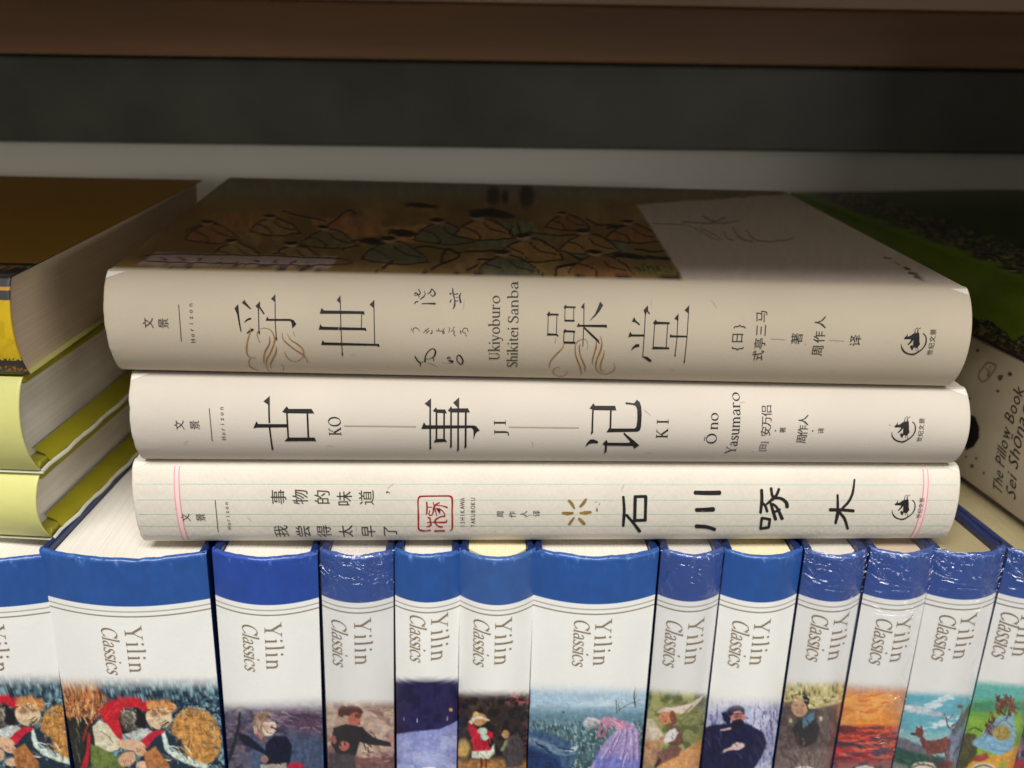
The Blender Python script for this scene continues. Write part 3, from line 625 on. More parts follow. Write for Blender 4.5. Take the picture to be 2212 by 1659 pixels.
strokes(bk2, 'character', Z6, [
 ('p', [(250,230),(360,136),(360,290),(332,290)]), ('r', [(345,240),(344,600),(346,985)], [26,28,28]), ('p', [(330,970),(370,975),(366,992),(330,1022)]),
 ('p', [(192,660),(238,545),(272,596),(1090,600),(1130,615),(1190,690),(1150,700),(1112,740),(1084,842),(1080,680),(1050,642)]),
 ('p', [(388,355),(444,290),(462,326),(600,328),(628,396),(610,392),(462,384)]), ('l', [(452,370),(450,840)], 28), ('l', [(582,370),(580,840)], 28), ('p', [(406,890),(438,828),(596,828),(636,886),(600,878)]),
 ('p', [(644,350),(702,268),(716,310),(988,308),(1020,378),(700,378)]), ('l', [(700,370),(698,965)], 28), ('p', [(682,940),(716,945),(714,962),(680,990)]), ('l', [(950,360),(946,965)], 32), ('p', [(928,945),(966,948),(964,968),(922,998)]),
 ('p', [(734,212),(838,120),(838,290),(806,290)]), ('r', [(822,240),(820,600),(820,1010)], [28,28,30]), ('p', [(804,995),(838,1000),(834,1022),(798,1052)])], ink)
roman(bk2, 'J', Z6([(1535,712)])[0], .0017, .0030, 'h', ink); roman(bk2, 'I', Z6([(1530,550)])[0], .0016, .0030, 'h', ink)
strokes(bk2, 'thin_line', lambda q: q, [('l', [(1100,922),(1250,923.6)], 2.6)], grey_line)
strokes(bk2, 'character', Z7, [
 ('p', [(332,310),(400,220),(424,264),(770,266),(788,344),(400,338)]), ('r', [(392,320),(384,500),(378,720)], [28,28,30]), ('p', [(360,705),(396,712),(392,722),(352,762)]),
 ('l', [(696,320),(686,670)], 30), ('p', [(618,716),(676,634),(702,652),(1100,652),(1130,620),(1146,500),(1144,330),(1120,270),(1070,250),(945,238),(950,204),(1085,222),(1106,206),(1135,162),(1186,200),(1212,280),(1220,420),(1208,620),(1192,680),(1150,706)]),
 ('p', [(258,966),(290,900),(340,842),(400,836),(470,866),(478,884),(470,906),(400,902),(330,914)]), ('p', [(550,920),(620,842),(644,894),(1014,896),(1020,870),(910,748),(918,718),(1090,860),(1180,938),(1092,998),(1072,950),(640,944),(600,946)]),
 ('p', [(596,930),(632,930),(624,1046),(580,1086)])], ink)
roman(bk2, 'KI', Z7([(1572,662)])[0], .0055, .0030, 'h', ink, gap=18)
roman(bk2, 'Ō no', R6([(370,985)])[0], .0086, .0027, 'h', ink); roman(bk2, 'Yasumaro', R6([(500,975)])[0], .0166, .0027, 'h', ink)
text(bk2, '[日]', R6([(668,1088)])[0], .0021, .0013, 'h', ink_soft); text(bk2, '安万侣', R6([(690,940)])[0], .0029, .0026, 'h', ink_soft)
text(bk2, '·', R6([(741,993)])[0], .0035, 0, 'h', ink_soft); text(bk2, '著', R6([(785,990)])[0], .0017, 0, 'h', ink_soft); text(bk2, '周作人', R6([(905,990)])[0], .0029, .0026, 'h', ink_soft)
text(bk2, '·', R6([(961,995)])[0], .0035, 0, 'h', ink_soft); text(bk2, '译', R6([(1012,993)])[0], .0017, 0, 'h', ink_soft)

# -- bottom book: ruled lines and lettering
def rule(b, a_mm, l0=.001, l1=None, w=.00030, m=rule_m, name='ruled_line', wob=0.0):
    l1 = l1 or b.H-.001; n = 60; tr = []
    for i in range(n):
        p, q = l0+(l1-l0)*i/n, l0+(l1-l0)*(i+1)/n; f = lambda l: b.C(l)+a_mm+wob*math.sin(l*60)
        tr += tess([(p, f(p)-w/2), (q, f(q)-w/2), (q, f(q)+w/2), (p, f(p)+w/2)])
    return b.lay(name, tr, m, lift=.00008)
for pt in ((1106,1043.5),(1106,1077.5),(1106,1108.5),(1106,1134),(1106,1155)):
    rule(bk3, bk3.to_local(*pt)[1])
def cross_line(b, l, w, m, lift=.0001, name='margin_line'):
    T = b.T(l)/2; n = 26; tr = []
    for i in range(n):
        p, q = -T+2*T*i/n, -T+2*T*(i+1)/n; c = b.C(l); tr += tess([(l-w/2, c+p), (l+w/2, c+p), (l+w/2, c+q), (l-w/2, c+q)])
    return b.lay(name, tr, m, lift=lift)
for u in (Z12([(582,400)])[0], Z11([(742,500)])[0]):
    l = bk3.to_local(*u)[0]; cross_line(bk3, l, .0011, pinkf_m, .00009, 'margin_band'); cross_line(bk3, l-.0006, .00026, pink_m, .00012); cross_line(bk3, l+.0006, .00026, pink_m, .00012)
for ch, pt in zip('事物的味道', (R4([(1763,1560)]), R4([(1900,1560)]), R4([(2040,1560)]), R5([(125,1490)]), R5([(265,1485)]))): text(bk3, ch, pt[0], .0044, 0, 'v', ink_soft, name='character')
text(bk3, '，', R5([(376,1452)])[0], .0032, 0, 'v', ink_soft, name='character')
for ch, x in zip('我尝得太早了', (530,672,808,950,1095,1235)): text(bk3, ch, B2([(x,122)])[0], .0042, 0, 'v', ink_soft, kx=1.15, name='character')
strokes(bk3, 'seal', Z8, [
 ('r', [(1140,315),(800,318),(380,325),(280,350),(240,440),(244,700),(250,950),(250,1180),(262,1290),(330,1335),(450,1350)], [44,40,44,50,46,40,54,44,56,52,44]), ('r', [(1150,315),(1230,360),(1250,500),(1245,800),(1250,1100),(1245,1280),(1180,1350)], [50,60,52,44,52,46,20]),
 ('r', [(490,1345),(600,1325)], [40,44]), ('r', [(730,1352),(1020,1345)], [50,48]), ('r', [(495,500),(505,680),(490,860)], [44,50,40]), ('r', [(520,640),(640,650)], [24,30]), ('r', [(685,500),(715,600)], [24,30]), ('r', [(870,510),(750,590),(700,680),(690,780),(640,880),(560,860),(590,740)], [30,56,60,44,30,34,26]),
 ('r', [(740,690),(790,900)], [34,30]), ('r', [(790,590),(960,610),(1100,655)], [20,28,50]), ('r', [(790,680),(940,740),(1010,830),(1030,890)], [40,30,36,30]), ('p', [(760,670),(900,680),(890,870),(860,790)]),
 ('r', [(1030,915),(940,920),(800,980),(740,1070),(790,1170),(880,1225),(960,1225)], [50,36,40,60,34,50,44]), ('r', [(640,1090),(1040,1090),(1090,1010)], [24,50,16]), ('r', [(530,955),(590,970),(600,1080),(620,1150),(580,1200),(500,1225)], [40,40,48,52,50,30]), ('r', [(510,1110),(600,1080)], [24,30])], red_m, 'red square seal with old style characters')
text(bk3, 'ISHIKAWA', Z8([(1545,830)])[0], .00175, .00118, 'h', ink_soft, kx=.8); text(bk3, 'TAKUBOKU', Z8([(1855,825)])[0], .00175, .00118, 'h', ink_soft, kx=.8)
for ch, x, y in zip('周作人译', (1108,1185,1258,1338), (1590,1590,1588,1585)): text(bk3, ch, R5([(x,y)])[0], .0021, 0, 'v', ink_soft)
strokes(bk3, 'gold_star', Z9, [('r', [(320,345),(370,400),(415,480)], [44,56,30]), ('r', [(615,325),(570,390),(515,450)], [44,56,36]), ('r', [(215,560),(300,565),(390,558)], [44,58,40]), ('r', [(510,560),(600,556),(695,545)], [30,64,44]), ('r', [(410,640),(370,690),(325,755)], [30,44,44]), ('r', [(495,655),(540,700),(585,745)], [44,60,50])], gold2, 'six gold brush dabs in a star')
strokes(bk3, 'ink_speck', Z9, [('r', [(800,470),(800,525)], [14,24]), ('r', [(848,390),(832,425)], [6,8])], ink_soft)
strokes(bk3, 'character', Z9, bold([('r', [(1248,280),(1262,480),(1258,620),(1245,780)], [38,44,46,40]), ('r', [(1300,590),(1420,730),(1525,870)], [40,44,52]), ('l', [(1450,285),(1440,700)], 50), ('l', [(1440,280),(1635,275)], 44), ('r', [(1630,285),(1625,500),(1620,680)], [52,44,48]), ('l', [(1440,685),(1630,680)], 44)], 1.15), ink)
strokes(bk3, 'character', Z10, bold([('r', [(222,220),(360,224),(495,222)], [40,42,44]), ('r', [(235,412),(330,410),(425,405)], [38,40,46]), ('r', [(232,592),(350,600),(440,628)], [38,36,34])], 1.15), ink)
strokes(bk3, 'character', Z10, bold([('r', [(957,190),(960,300),(946,445)], [30,32,26]), ('r', [(965,330),(1000,370),(1020,430)], [24,26,26]), ('r', [(1062,170),(1075,250),(1100,280)], [26,28,30]), ('r', [(1150,180),(1120,250),(1080,290),(1010,350)], [26,28,34,18]), ('r', [(1080,280),(1170,285),(1230,330),(1240,380)], [30,30,34,36]),
 ('r', [(1060,340),(1085,430),(1112,515)], [26,30,34]), ('r', [(1080,345),(1130,390),(1185,510)], [24,26,34]), ('r', [(1090,440),(1160,405)], [24,24]), ('l', [(960,500),(945,620),(1035,605),(1050,515),(960,500)], 26)], 1.15), ink)
strokes(bk3, 'character', Z10, bold([('r', [(1715,410),(1850,412),(1975,422)], [34,30,30]), ('r', [(1798,245),(1800,380),(1795,470),(1775,560)], [22,26,34,24]), ('r', [(1985,75),(1965,220),(1920,320),(1850,395)], [18,24,26,24]), ('r', [(1820,440),(1875,510),(1910,620)], [28,28,26])], 1.15), ink)

wear(bk2, 8, 5); wear(bk3, 9, 9)
# ---------------------------------------------------------------- the row of standing books with blue tops
YB = -.005
LET = 'blue topped classics standing in a row'
rows_l = np.concatenate([np.linspace(.0012, .0136, 16), np.arange(.0139, .0192, .00013), np.linspace(.0197, .047, 22), np.arange(.0473, .0875, .00031), np.linspace(.089, .199, 12)])
def make_painter(pic, blue, seed, dy=0.0, tint=(243,243,239)):
    def painter(b, V, px, py):
        l = V[:, 0]; P = Paint(px, py, tint, 0, .03, seed); P.mix(np.ones(len(l))*.04, (210,205,196), .2)
        pic(px, py, P)
        P.mix(ss(l, .01605+dy, .0162+dy)*(1-ss(l, .01642+dy, .01657+dy)), (166,160,146))
        P.mix(ss(l, .0176+dy, .01775+dy)*(1-ss(l, .01800+dy, .01815+dy)), (132,122,100))
        P.mix(1-ss(l, .01445+dy, .0147+dy), blue, .06)
        # cloth is worn pale on the folded rim
        n = fbm(V[:, 1]*900, l*600+seed, seed); P.mix(ss(n, .6, .75)*np.exp(-abs(l-.0008)/.0011)*.55, (150,176,214))
        return P.c
    return painter
def seg(px, py, fr): return (px/.54-fr.ox)/fr.k, (py/.54-fr.oy)/fr.k
def picture(fr, draw, warp=4, seed=1, xlim=None):
    def f(px, py, P):
        x, y = seg(px, py, fr); Q = Paint(x, y, (238,235,226), warp, .03, seed)
        Q.x = Q.x+(fbm(x*.11, y*.11, seed+5)-.5)*7; Q.y = Q.y+(fbm(x*.11, y*.11, seed+6)-.5)*7
        m = draw(Q, x, y)
        g = (fbm(x*.045+fbm(x*.02, y*.02, seed)*3, y*.09, seed+8)-.5)*.26+(fbm(x*.16, y*.16, seed+9)-.5)*.14
        Q.c = np.clip(Q.c*(1+g[:, None])+(fbm(x*.05, y*.05, seed+12)-.5)[:, None]*np.array([.06, .0, -.06]), 0, 1)
        P.c = P.c*(1-m[:, None])+Q.c*m[:, None]
    return f
SK = (214,172,140)
def pic_sleepers(dx, dy):
    def d(Q, x, y):
        Q.x = Q.x-dx; Q.y = Q.y-dy; X = x-dx; Y = y-dy
        Q.c[:] = np.array((70,96,108))/255.
        Q.noise((140,176,186), .05, .55, .12, seed=1, sx=1.6); Q.noise((26,44,62), .04, .52, .1, seed=2)
        Q.poly([(330,1060),(560,1060),(700,1210),(640,1330),(560,1420),(430,1420),(380,1200)], (176,128,84), 18, .5, .05); Q.noise((214,120,60), .05, .6, .08, (X < 660)*(Y < 1340)*1., seed=4, sx=2); Q.noise((92,50,40), .06, .62, .06, (X < 680)*(Y < 1400)*1., seed=5, sx=2)
        Q.poly([(400,1330),(620,1330),(640,1480),(560,1700),(440,1700)], (34,38,34), 16, .4)
        Q.ell(1275,1455,158,196,(202,144,76),-18,.06,.25,.05); Q.noise((150,110,62), .08, .6, .06, (np.hypot((X-1275)/150,(Y-1455)/185) < 1)*1., seed=6, sx=.5)
        Q.poly([(920,1290),(1000,1290),(1080,1420),(1180,1480),(1220,1640),(1340,1700),(1000,1700),(900,1480)], (32,50,66), 12, .3)
        Q.line([(1060,1430),(1090,1530),(1180,1590),(1330,1650)], [22,40,54,34], (206,222,210), 6, .25)
        Q.poly([(655,1290),(690,1235),(760,1210),(880,1205),(975,1232),(960,1300),(880,1262),(800,1275),(775,1330),(790,1420),(800,1475),(730,1450),(690,1380),(655,1330)], (196,34,46), 4, .2)
        Q.poly([(800,1280),(900,1275),(950,1330),(945,1420),(860,1460),(800,1440),(770,1340)], (26,26,30), 6, .2)
        Q.ell(835,1335,52,62,(112,104,92),10,.2,.5,.12); Q.line([(800,1300),(830,1290),(870,1310)], 10, (160,150,130), 4); Q.ell(850,1400,50,26,(70,64,60),0,.3)
        Q.ell(1050,1262,100,46,(206,142,84),8,.12,.3); Q.ell(1035,1335,80,72,(222,198,160),-8,.08,.12); Q.ell(968,1320,22,34,(226,196,156),10,.1)
        for a in ((1000,1312,26,16),(1062,1302,26,15)): Q.ell(*a,(150,124,104),12,.5)
        Q.line([(1025,1300),(1036,1338),(1020,1352)], 6, (176,146,120), 4); Q.line([(1032,1372),(1060,1362)], 5, (130,92,80), 3)
        hatch(Q, 1085, 1385, 40, 42, 120, 36, 6, [(96,74,62),(140,110,88),(60,50,50)], 34, 3); hatch(Q, 985, 1375, 30, 20, 100, 30, 5, [(176,150,124),(196,170,140)], 14, 4)
        hatch(Q, 1050, 1262, 100, 46, 20, 44, 7, [(226,160,96),(176,112,66),(236,186,120),(150,92,56)], 46, 5, 50); hatch(Q, 835, 1335, 52, 62, 80, 50, 6, [(150,142,128),(70,66,62),(190,180,160)], 44, 6)
        hatch(Q, 1275, 1455, 150, 190, 80, 46, 6, [(226,170,92),(170,114,60),(150,120,86),(120,80,48),(214,180,120)], 150, 7); hatch(Q, 1020, 1610, 90, 70, 50, 40, 7, [(190,132,80),(120,80,54),(90,60,44)], 50, 8)
        hatch(Q, 740, 1300, 70, 60, -40, 60, 6, [(220,60,66),(150,24,40)], 14, 9); hatch(Q, 690, 1450, 70, 60, 40, 50, 6, [(186,178,150),(236,230,206),(130,124,104)], 22, 10); hatch(Q, 690, 1610, 90, 60, 60, 50, 8, [(86,104,50),(130,146,80),(60,76,40)], 24, 11)
        hatch(Q, 1160, 1570, 110, 60, 30, 60, 7, [(232,240,226),(60,86,104),(150,170,170)], 34, 12); hatch(Q, 880, 1430, 60, 36, 160, 50, 6, [(220,226,220),(110,124,124)], 20, 13)
        hatch(Q, 520, 1240, 120, 130, 85, 70, 7, [(226,206,150),(150,70,44),(210,120,70),(90,50,40),(240,180,120)], 90, 14); hatch(Q, 500, 1480, 90, 120, 60, 60, 7, [(20,24,24),(70,76,60),(110,100,70)], 40, 15)
        hatch(Q, 1250, 1240, 230, 90, 60, 26, 5, [(150,190,200),(20,40,60),(60,110,130)], 130, 16, 80); hatch(Q, 1420, 1380, 60, 160, 60, 26, 5, [(150,190,200),(20,40,60),(60,110,130)], 60, 17, 80)
        Q.poly([(600,1390),(650,1345),(700,1380),(760,1460),(800,1490),(770,1540),(690,1560),(620,1520)], (220,212,184), 5, .15); Q.line([(650,1420),(700,1450),(730,1490)], 5, (120,110,96), 3)
        Q.poly([(590,1500),(640,1520),(740,1570),(800,1640),(830,1700),(590,1700)], (106,124,62), 6, .3)
        Q.poly([(805,1440),(900,1410),(960,1400),(1000,1430),(960,1480),(880,1490)], (188,196,190), 6, .3); Q.line([(940,1500),(1000,1440),(1055,1425)], [60,44,20], (196,36,60), 5, .2)
        Q.ell(850,1510,96,36,(224,184,150),8,.12); Q.ell(905,1545,52,30,(222,180,146),30,.12); Q.ell(825,1600,58,44,(216,172,138),-30,.12); Q.ell(935,1640,50,26,(224,184,150),0,.15)
        for i in range(4): Q.line([(885+i*14,1530+i*4),(900+i*16,1568)], 3, (140,90,70), 1.5); Q.line([(800+i*16,1600),(806+i*16,1640)], 3, (140,90,70), 1.5)
        Q.line([(655,1280),(600,1340),(560,1400),(540,1480)], 9, (180,30,44), 3); Q.line([(580,1440),(570,1560),(545,1660)], [14,26,40], (190,28,46), 4, .2)
        Q.poly([(930,1570),(1010,1520),(1100,1640),(1110,1700),(960,1700)], (170,112,66), 8, .4)
        return ss(Y-.0*X, 1055, 1150)*(.55+.45*ss(Y, 1100, 1180))
    return d
def pic_coat(Q, x, y):
    Q.c[:] = np.array((92,88,110))/255.; Q.noise((60,56,80), .02, .5, .15, seed=1); Q.noise((122,104,120), .025, .6, .1, seed=2, sy=2); Q.mix(ss(y,1400,1500)*(x>330), (70,84,112), .3)
    Q.poly([(480,1290),(560,1260),(700,1290),(790,1330),(790,1420),(640,1420),(520,1350)], (84,62,84), 22, .3)
    Q.line([(215,1290),(260,1265),(330,1290)], 20, (46,38,52), 8); Q.line([(258,1300),(250,1400),(210,1540),(175,1640)], [14,18,22,22], (34,34,46), 4)
    Q.poly([(250,1430),(300,1440),(420,1540),(440,1570),(400,1560),(290,1510),(255,1470)], (22,26,48), 6, .2)
    Q.poly([(430,1500),(480,1450),(560,1455),(596,1510),(590,1610),(560,1680),(440,1680),(420,1580)], (18,22,46), 6, .2)
    Q.ell(415,1375,70,84,(160,134,118),12,.12,.3); Q.ell(448,1398,44,56,(226,204,188),8,.1,.05); Q.ell(400,1330,52,32,(140,112,96),-12,.2,.3); Q.line([(360,1360),(385,1440),(410,1480)], [24,30,14], (150,124,106), 6, .2)
    for a in ((428,1388,9,4),(468,1384,9,4),(458,1432,10,3)): Q.ell(*a,(110,60,60),0,.3)
    Q.line([(450,1390),(462,1408),(452,1412)], 3, (180,140,126), 2); Q.line([(372,1420),(375,1450)], 12, (196,60,44), 4); Q.ell(408,1480,26,18,(120,80,80),0,.3)
    Q.ell(420,1600,24,24,(150,120,112),0,.2); Q.poly([(390,1640),(560,1625),(570,1700),(400,1700)], (170,160,150), 6, .2); Q.ell(620,1655,56,34,(176,32,62),0,.2,.3)
    hatch(Q, 640, 1360, 190, 80, 15, 90, 12, [(110,90,110),(60,48,66),(130,112,130)], 40, 1); hatch(Q, 640, 1560, 180, 90, 0, 70, 12, [(96,110,140),(60,66,92)], 20, 2) if False else None
    hatch(Q, 392, 1400, 40, 70, 70, 50, 6, [(186,156,136),(130,104,90),(206,180,160)], 30, 3); hatch(Q, 520, 1540, 70, 80, 80, 60, 9, [(28,32,62),(12,14,34)], 16, 4); Q.ell(436,1395,16,22,(190,164,152),10,.5)
    return ss(y, 1195-.06*(x-150)+20, 1300)*(.5+.5*ss(y,1240,1330))
def pic_black(Q, x, y):
    Q.c[:] = np.array((190,162,142))/255.; Q.noise((150,116,104), .02, .5, .15, seed=1); Q.noise((214,190,170), .02, .6, .1, seed=2); Q.mix(ss(y,1520,1600), (130,88,84), .4)
    Q.ell(1160,1380,52,34,(206,180,166),0,.3); Q.ell(1080,1550,70,46,(206,180,160),0,.25)
    Q.ell(985,1292,72,36,(82,44,36),4,.1); Q.ell(925,1290,26,40,(82,44,36),20,.1); Q.ell(1005,1345,42,46,(186,104,88),6,.1); Q.ell(1026,1320,22,16,(120,60,50),0,.2)
    Q.ell(1010,1335,5,4,(70,30,30),0,.3); Q.ell(1032,1372,10,4,(110,40,44),0,.3)
    Q.poly([(870,1400),(950,1372),(1050,1392),(1120,1460),(1235,1490),(1245,1520),(1110,1510),(1040,1490),(1010,1580),(900,1600),(850,1500)], (28,24,26), 6, .3)
    Q.ell(935,1515,32,32,(196,110,96),0,.12,.2); Q.ell(870,1478,16,26,(186,100,88),0,.2); Q.ell(1245,1475,16,22,(206,140,124),0,.2)
    Q.poly([(840,1560),(1000,1570),(1020,1700),(840,1700)], (74,62,70), 10, .3)
    hatch(Q, 1010, 1480, 130, 90, 60, 60, 9, [(40,34,36),(20,18,20)], 20, 1); hatch(Q, 1120, 1600, 120, 50, 5, 70, 12, [(150,104,96),(120,80,80),(186,150,140)], 30, 2); hatch(Q, 1180, 1340, 90, 60, 5, 60, 14, [(214,190,172),(180,150,130)], 16, 3)
    return ss(y, 1200, 1290)
def pic_night(Q, x, y):
    Q.c[:] = np.array((40,34,82))/255.; Q.noise((26,24,64), .02, .5, .15, seed=1)
    Q.poly([(1250,1440),(1420,1420),(1560,1405),(1700,1340),(1700,1720),(1250,1720)], (142,150,206), 6, .12); Q.noise((172,180,224), .012, .55, .12, (y>1450)*1., seed=2)
    for a, b, c in ((1410,1345,(220,210,240)),(1325,1340,(190,180,220)),(1606,1335,(214,190,220))): Q.line([(a,b-10),(a,b+14)], 4, c, 2)
    Q.ell(1628,1280,12,12,(206,160,80),0,.2)
    Q.ell(1490,1680,62,30,(240,238,228),0,.06,0)
    return ss(y, 1070, 1110)
def pic_red_dress(Q, x, y):
    Q.c[:] = np.array((50,38,38))/255.; Q.noise((76,58,50), .02, .55, .12, seed=1); Q.noise((30,24,26), .03, .5, .1, seed=2)
    Q.noise((176,84,84), .06, .6, .05, ss(x,330,400)*(1-ss(y,1230,1270)), seed=4); Q.noise((130,60,56), .07, .6, .05, ss(x,470,490), seed=5)
    Q.mix(ss(y,1560,1640), (160,116,66), .5); Q.ell(90,1530,40,60,(206,170,96),0,.4); Q.ell(60,1560,50,24,(226,180,90),0,.4)
    Q.ell(190,1345,50,40,(196,142,92),-8,.15,.25); Q.ell(168,1320,22,26,(206,180,120),0,.2); Q.line([(130,1370),(160,1340),(200,1335),(250,1350)], [24,18,14,12], (222,214,190), 5)
    Q.poly([(120,1360),(160,1400),(230,1410),(280,1430),(282,1465),(240,1480),(262,1540),(250,1560),(150,1560),(150,1480),(115,1410)], (186,28,48), 5, .2)
    Q.ell(210,1420,32,24,(196,214,196),0,.2); Q.ell(222,1460,30,20,(190,210,196),0,.2); Q.poly([(140,1550),(260,1545),(288,1500),(290,1560),(250,1600),(140,1595)], (222,226,206), 6, .1)
    Q.line([(205,1600),(205,1650)], 16, (110,50,30), 4); Q.line([(232,1600),(235,1650)], 16, (110,50,30), 4)
    Q.poly([(370,1450),(440,1440),(480,1500),(470,1640),(370,1660),(340,1560)], (72,64,68), 10, .25); Q.ell(360,1440,24,26,(180,140,96),0,.2); Q.line([(370,1480),(340,1540)], 20, (130,140,100), 5)
    hatch(Q, 200, 1490, 60, 70, 80, 50, 7, [(150,16,34),(216,50,62)], 20, 1); hatch(Q, 215, 1570, 70, 22, 80, 30, 7, [(236,238,220),(170,176,160)], 18, 2); hatch(Q, 420, 1540, 60, 90, 70, 60, 8, [(90,84,86),(50,46,50)], 18, 3); hatch(Q, 180, 1345, 40, 34, 60, 24, 5, [(160,110,70),(220,190,150)], 16, 4)
    return ss(y+.0*x, 1150, 1215)
def pic_meadow(Q, x, y):
    Q.c[:] = np.array((172,200,220))/255.; Q.mix(ss(y,1230,1330), (104,140,158), .15); Q.mix(ss(y,1330,1480), (76,104,112), .3); Q.noise((198,218,230), .008, .5, .15, (y<1260)*1., seed=1); Q.noise((52,78,84), .03, .55, .1, ss(y,1320,1400), seed=2, sx=2); Q.noise((150,178,180), .05, .64, .05, ss(y,1320,1380), seed=3, sx=2)
    Q.poly([(500,1390),(620,1420),(780,1490),(820,1560),(760,1720),(480,1720)], (62,92,124), 20, .3); Q.poly([(500,1440),(720,1530),(740,1580),(500,1500)], (110,134,160), 14, .3); Q.poly([(500,1520),(700,1590),(760,1720),(480,1720)], (30,54,100), 20, .3)
    Q.line([(1080,1220),(1082,1300)], 6, (74,80,84), 2.5); Q.line([(1096,1240),(1098,1290)], 4, (84,90,94), 2); Q.line([(1205,1135),(1196,1190),(1200,1265)], 8, (64,64,66), 2.5); Q.line([(1090,1282),(1160,1245),(1240,1215)], 3, (80,84,88), 2); Q.line([(1215,1180),(1190,1240)], 5, (70,74,78), 2)
    Q.ell(735,1297,10,8,(70,90,110),0,.3)
    Q.poly([(1110,1365),(1190,1365),(1225,1420),(1232,1560),(1225,1720),(880,1720),(930,1620),(1000,1500),(1060,1430)], (168,152,198), 8, .25, .1); Q.mix(ss(y,1520,1620)*(x>940)*(x<1235), (120,124,200), .25)
    for a in ((1110,1400,1040,1560),(1140,1400,1110,1600),(1170,1400,1180,1620),(1085,1420,980,1600),(1205,1410,1215,1600)): Q.line([(a[0],a[1]),((a[0]+a[2])/2+6,(a[1]+a[3])/2),(a[2],a[3])], [8,4,10], (206,186,214), 5); Q.line([(a[0]+14,a[1]+10),(a[2]+16,a[3])], 5, (126,92,146), 4)
    Q.poly([(975,1350),(1010,1325),(1070,1335),(1130,1355),(1180,1385),(1120,1420),(1060,1400),(1000,1395),(970,1380)], (190,138,168), 7, .25); Q.line([(985,1375),(968,1430),(1000,1458)], [22,18,12], (178,112,128), 6); Q.line([(1020,1390),(1000,1440),(960,1455)], [22,16,12], (170,104,122), 6); Q.poly([(866,1350),(890,1330),(930,1328),(975,1345),(975,1385),(940,1398),(900,1385),(880,1400),(864,1385)], (178,176,184), 7, .35); Q.line([(890,1345),(930,1340),(965,1352)], 9, (214,210,214), 5); Q.line([(900,1380),(940,1390),(970,1380)], 9, (120,112,124), 5); Q.line([(1040,1345),(1090,1370),(1120,1400)], 7, (222,180,200), 4)
    Q.line([(720,1530),(760,1545),(830,1520)], 10, (176,200,214), 4); Q.ell(800,1540,30,14,(200,214,222),-20,.3)
    Q.poly([(500,1130),(526,1150),(520,1260),(500,1330)], (60,110,140), 10, .2)
    hatch(Q, 800, 1400, 280, 60, 80, 40, 5, [(120,150,156),(44,70,80),(160,186,190)], 90, 1); hatch(Q, 1100, 1560, 110, 120, 100, 90, 7, [(206,190,222),(120,100,160),(150,140,200)], 40, 2, 12); hatch(Q, 640, 1560, 140, 80, 12, 90, 9, [(40,70,110),(110,140,166),(24,44,84)], 30, 3); hatch(Q, 918, 1364, 46, 26, 20, 30, 5, [(206,204,210),(140,138,150)], 18, 4)
    return ss(y-.03*(x-500), 1085, 1170)*(.5+.5*ss(y, 1120, 1200))
def pic_hill(Q, x, y):
    Q.c[:] = np.array((148,150,88))/255.; Q.mix(1-ss(y-.15*(x-130),1180,1230), (92,104,74), .2); Q.noise((176,176,110), .015, .55, .12, seed=1); Q.noise((96,106,58), .02, .6, .1, seed=2)
    Q.poly([(110,1330),(180,1340),(250,1440),(230,1500),(110,1470)], (226,212,186), 12, .15); Q.poly([(100,1470),(240,1480),(200,1640),(100,1660)], (196,150,110), 14, .25); Q.poly([(210,1650),(360,1560),(500,1470),(480,1720),(180,1720)], (226,166,104), 8, .15)
    Q.poly([(205,1300),(240,1268),(330,1262),(420,1240),(508,1188),(490,1225),(420,1290),(350,1310),(320,1300),(250,1292)], (232,212,196), 5, .08)
    Q.ell(262,1335,46,40,(214,144,104),-10,.1,.1); Q.ell(312,1330,20,44,(140,74,52),-12,.2); Q.line([(310,1370),(295,1385)], 16, (140,70,54), 4)
    for a in ((248,1325,6,4),(262,1358,9,3)): Q.ell(*a,(110,60,44),0,.3)
    Q.poly([(280,1400),(340,1385),(372,1440),(385,1490),(340,1520),(280,1500)], (112,74,62), 6, .2); Q.poly([(245,1478),(290,1410),(325,1400),(345,1430),(320,1480),(260,1500)], (232,228,224), 5, .06)
    Q.ell(238,1470,16,12,(206,140,110),0,.2); Q.poly([(210,1560),(330,1510),(370,1530),(350,1580),(260,1620),(200,1660)], (128,84,74), 7, .2); Q.line([(230,1600),(200,1650)], 20, (60,34,30), 5); Q.ell(310,1672,60,22,(224,196,90),0,.06,0)
    hatch(Q, 300, 1400, 150, 120, -30, 60, 8, [(170,172,110),(110,120,70),(150,140,90)], 0, 1); hatch(Q, 430, 1330, 80, 60, -30, 60, 8, [(166,166,104),(120,124,72)], 24, 2); hatch(Q, 340, 1440, 40, 50, 70, 36, 6, [(90,58,50),(136,96,80)], 14, 3); hatch(Q, 170, 1560, 70, 70, 60, 50, 8, [(214,176,136),(170,124,90)], 18, 4)
    return ss(y-.08*(x-130), 1130, 1190)
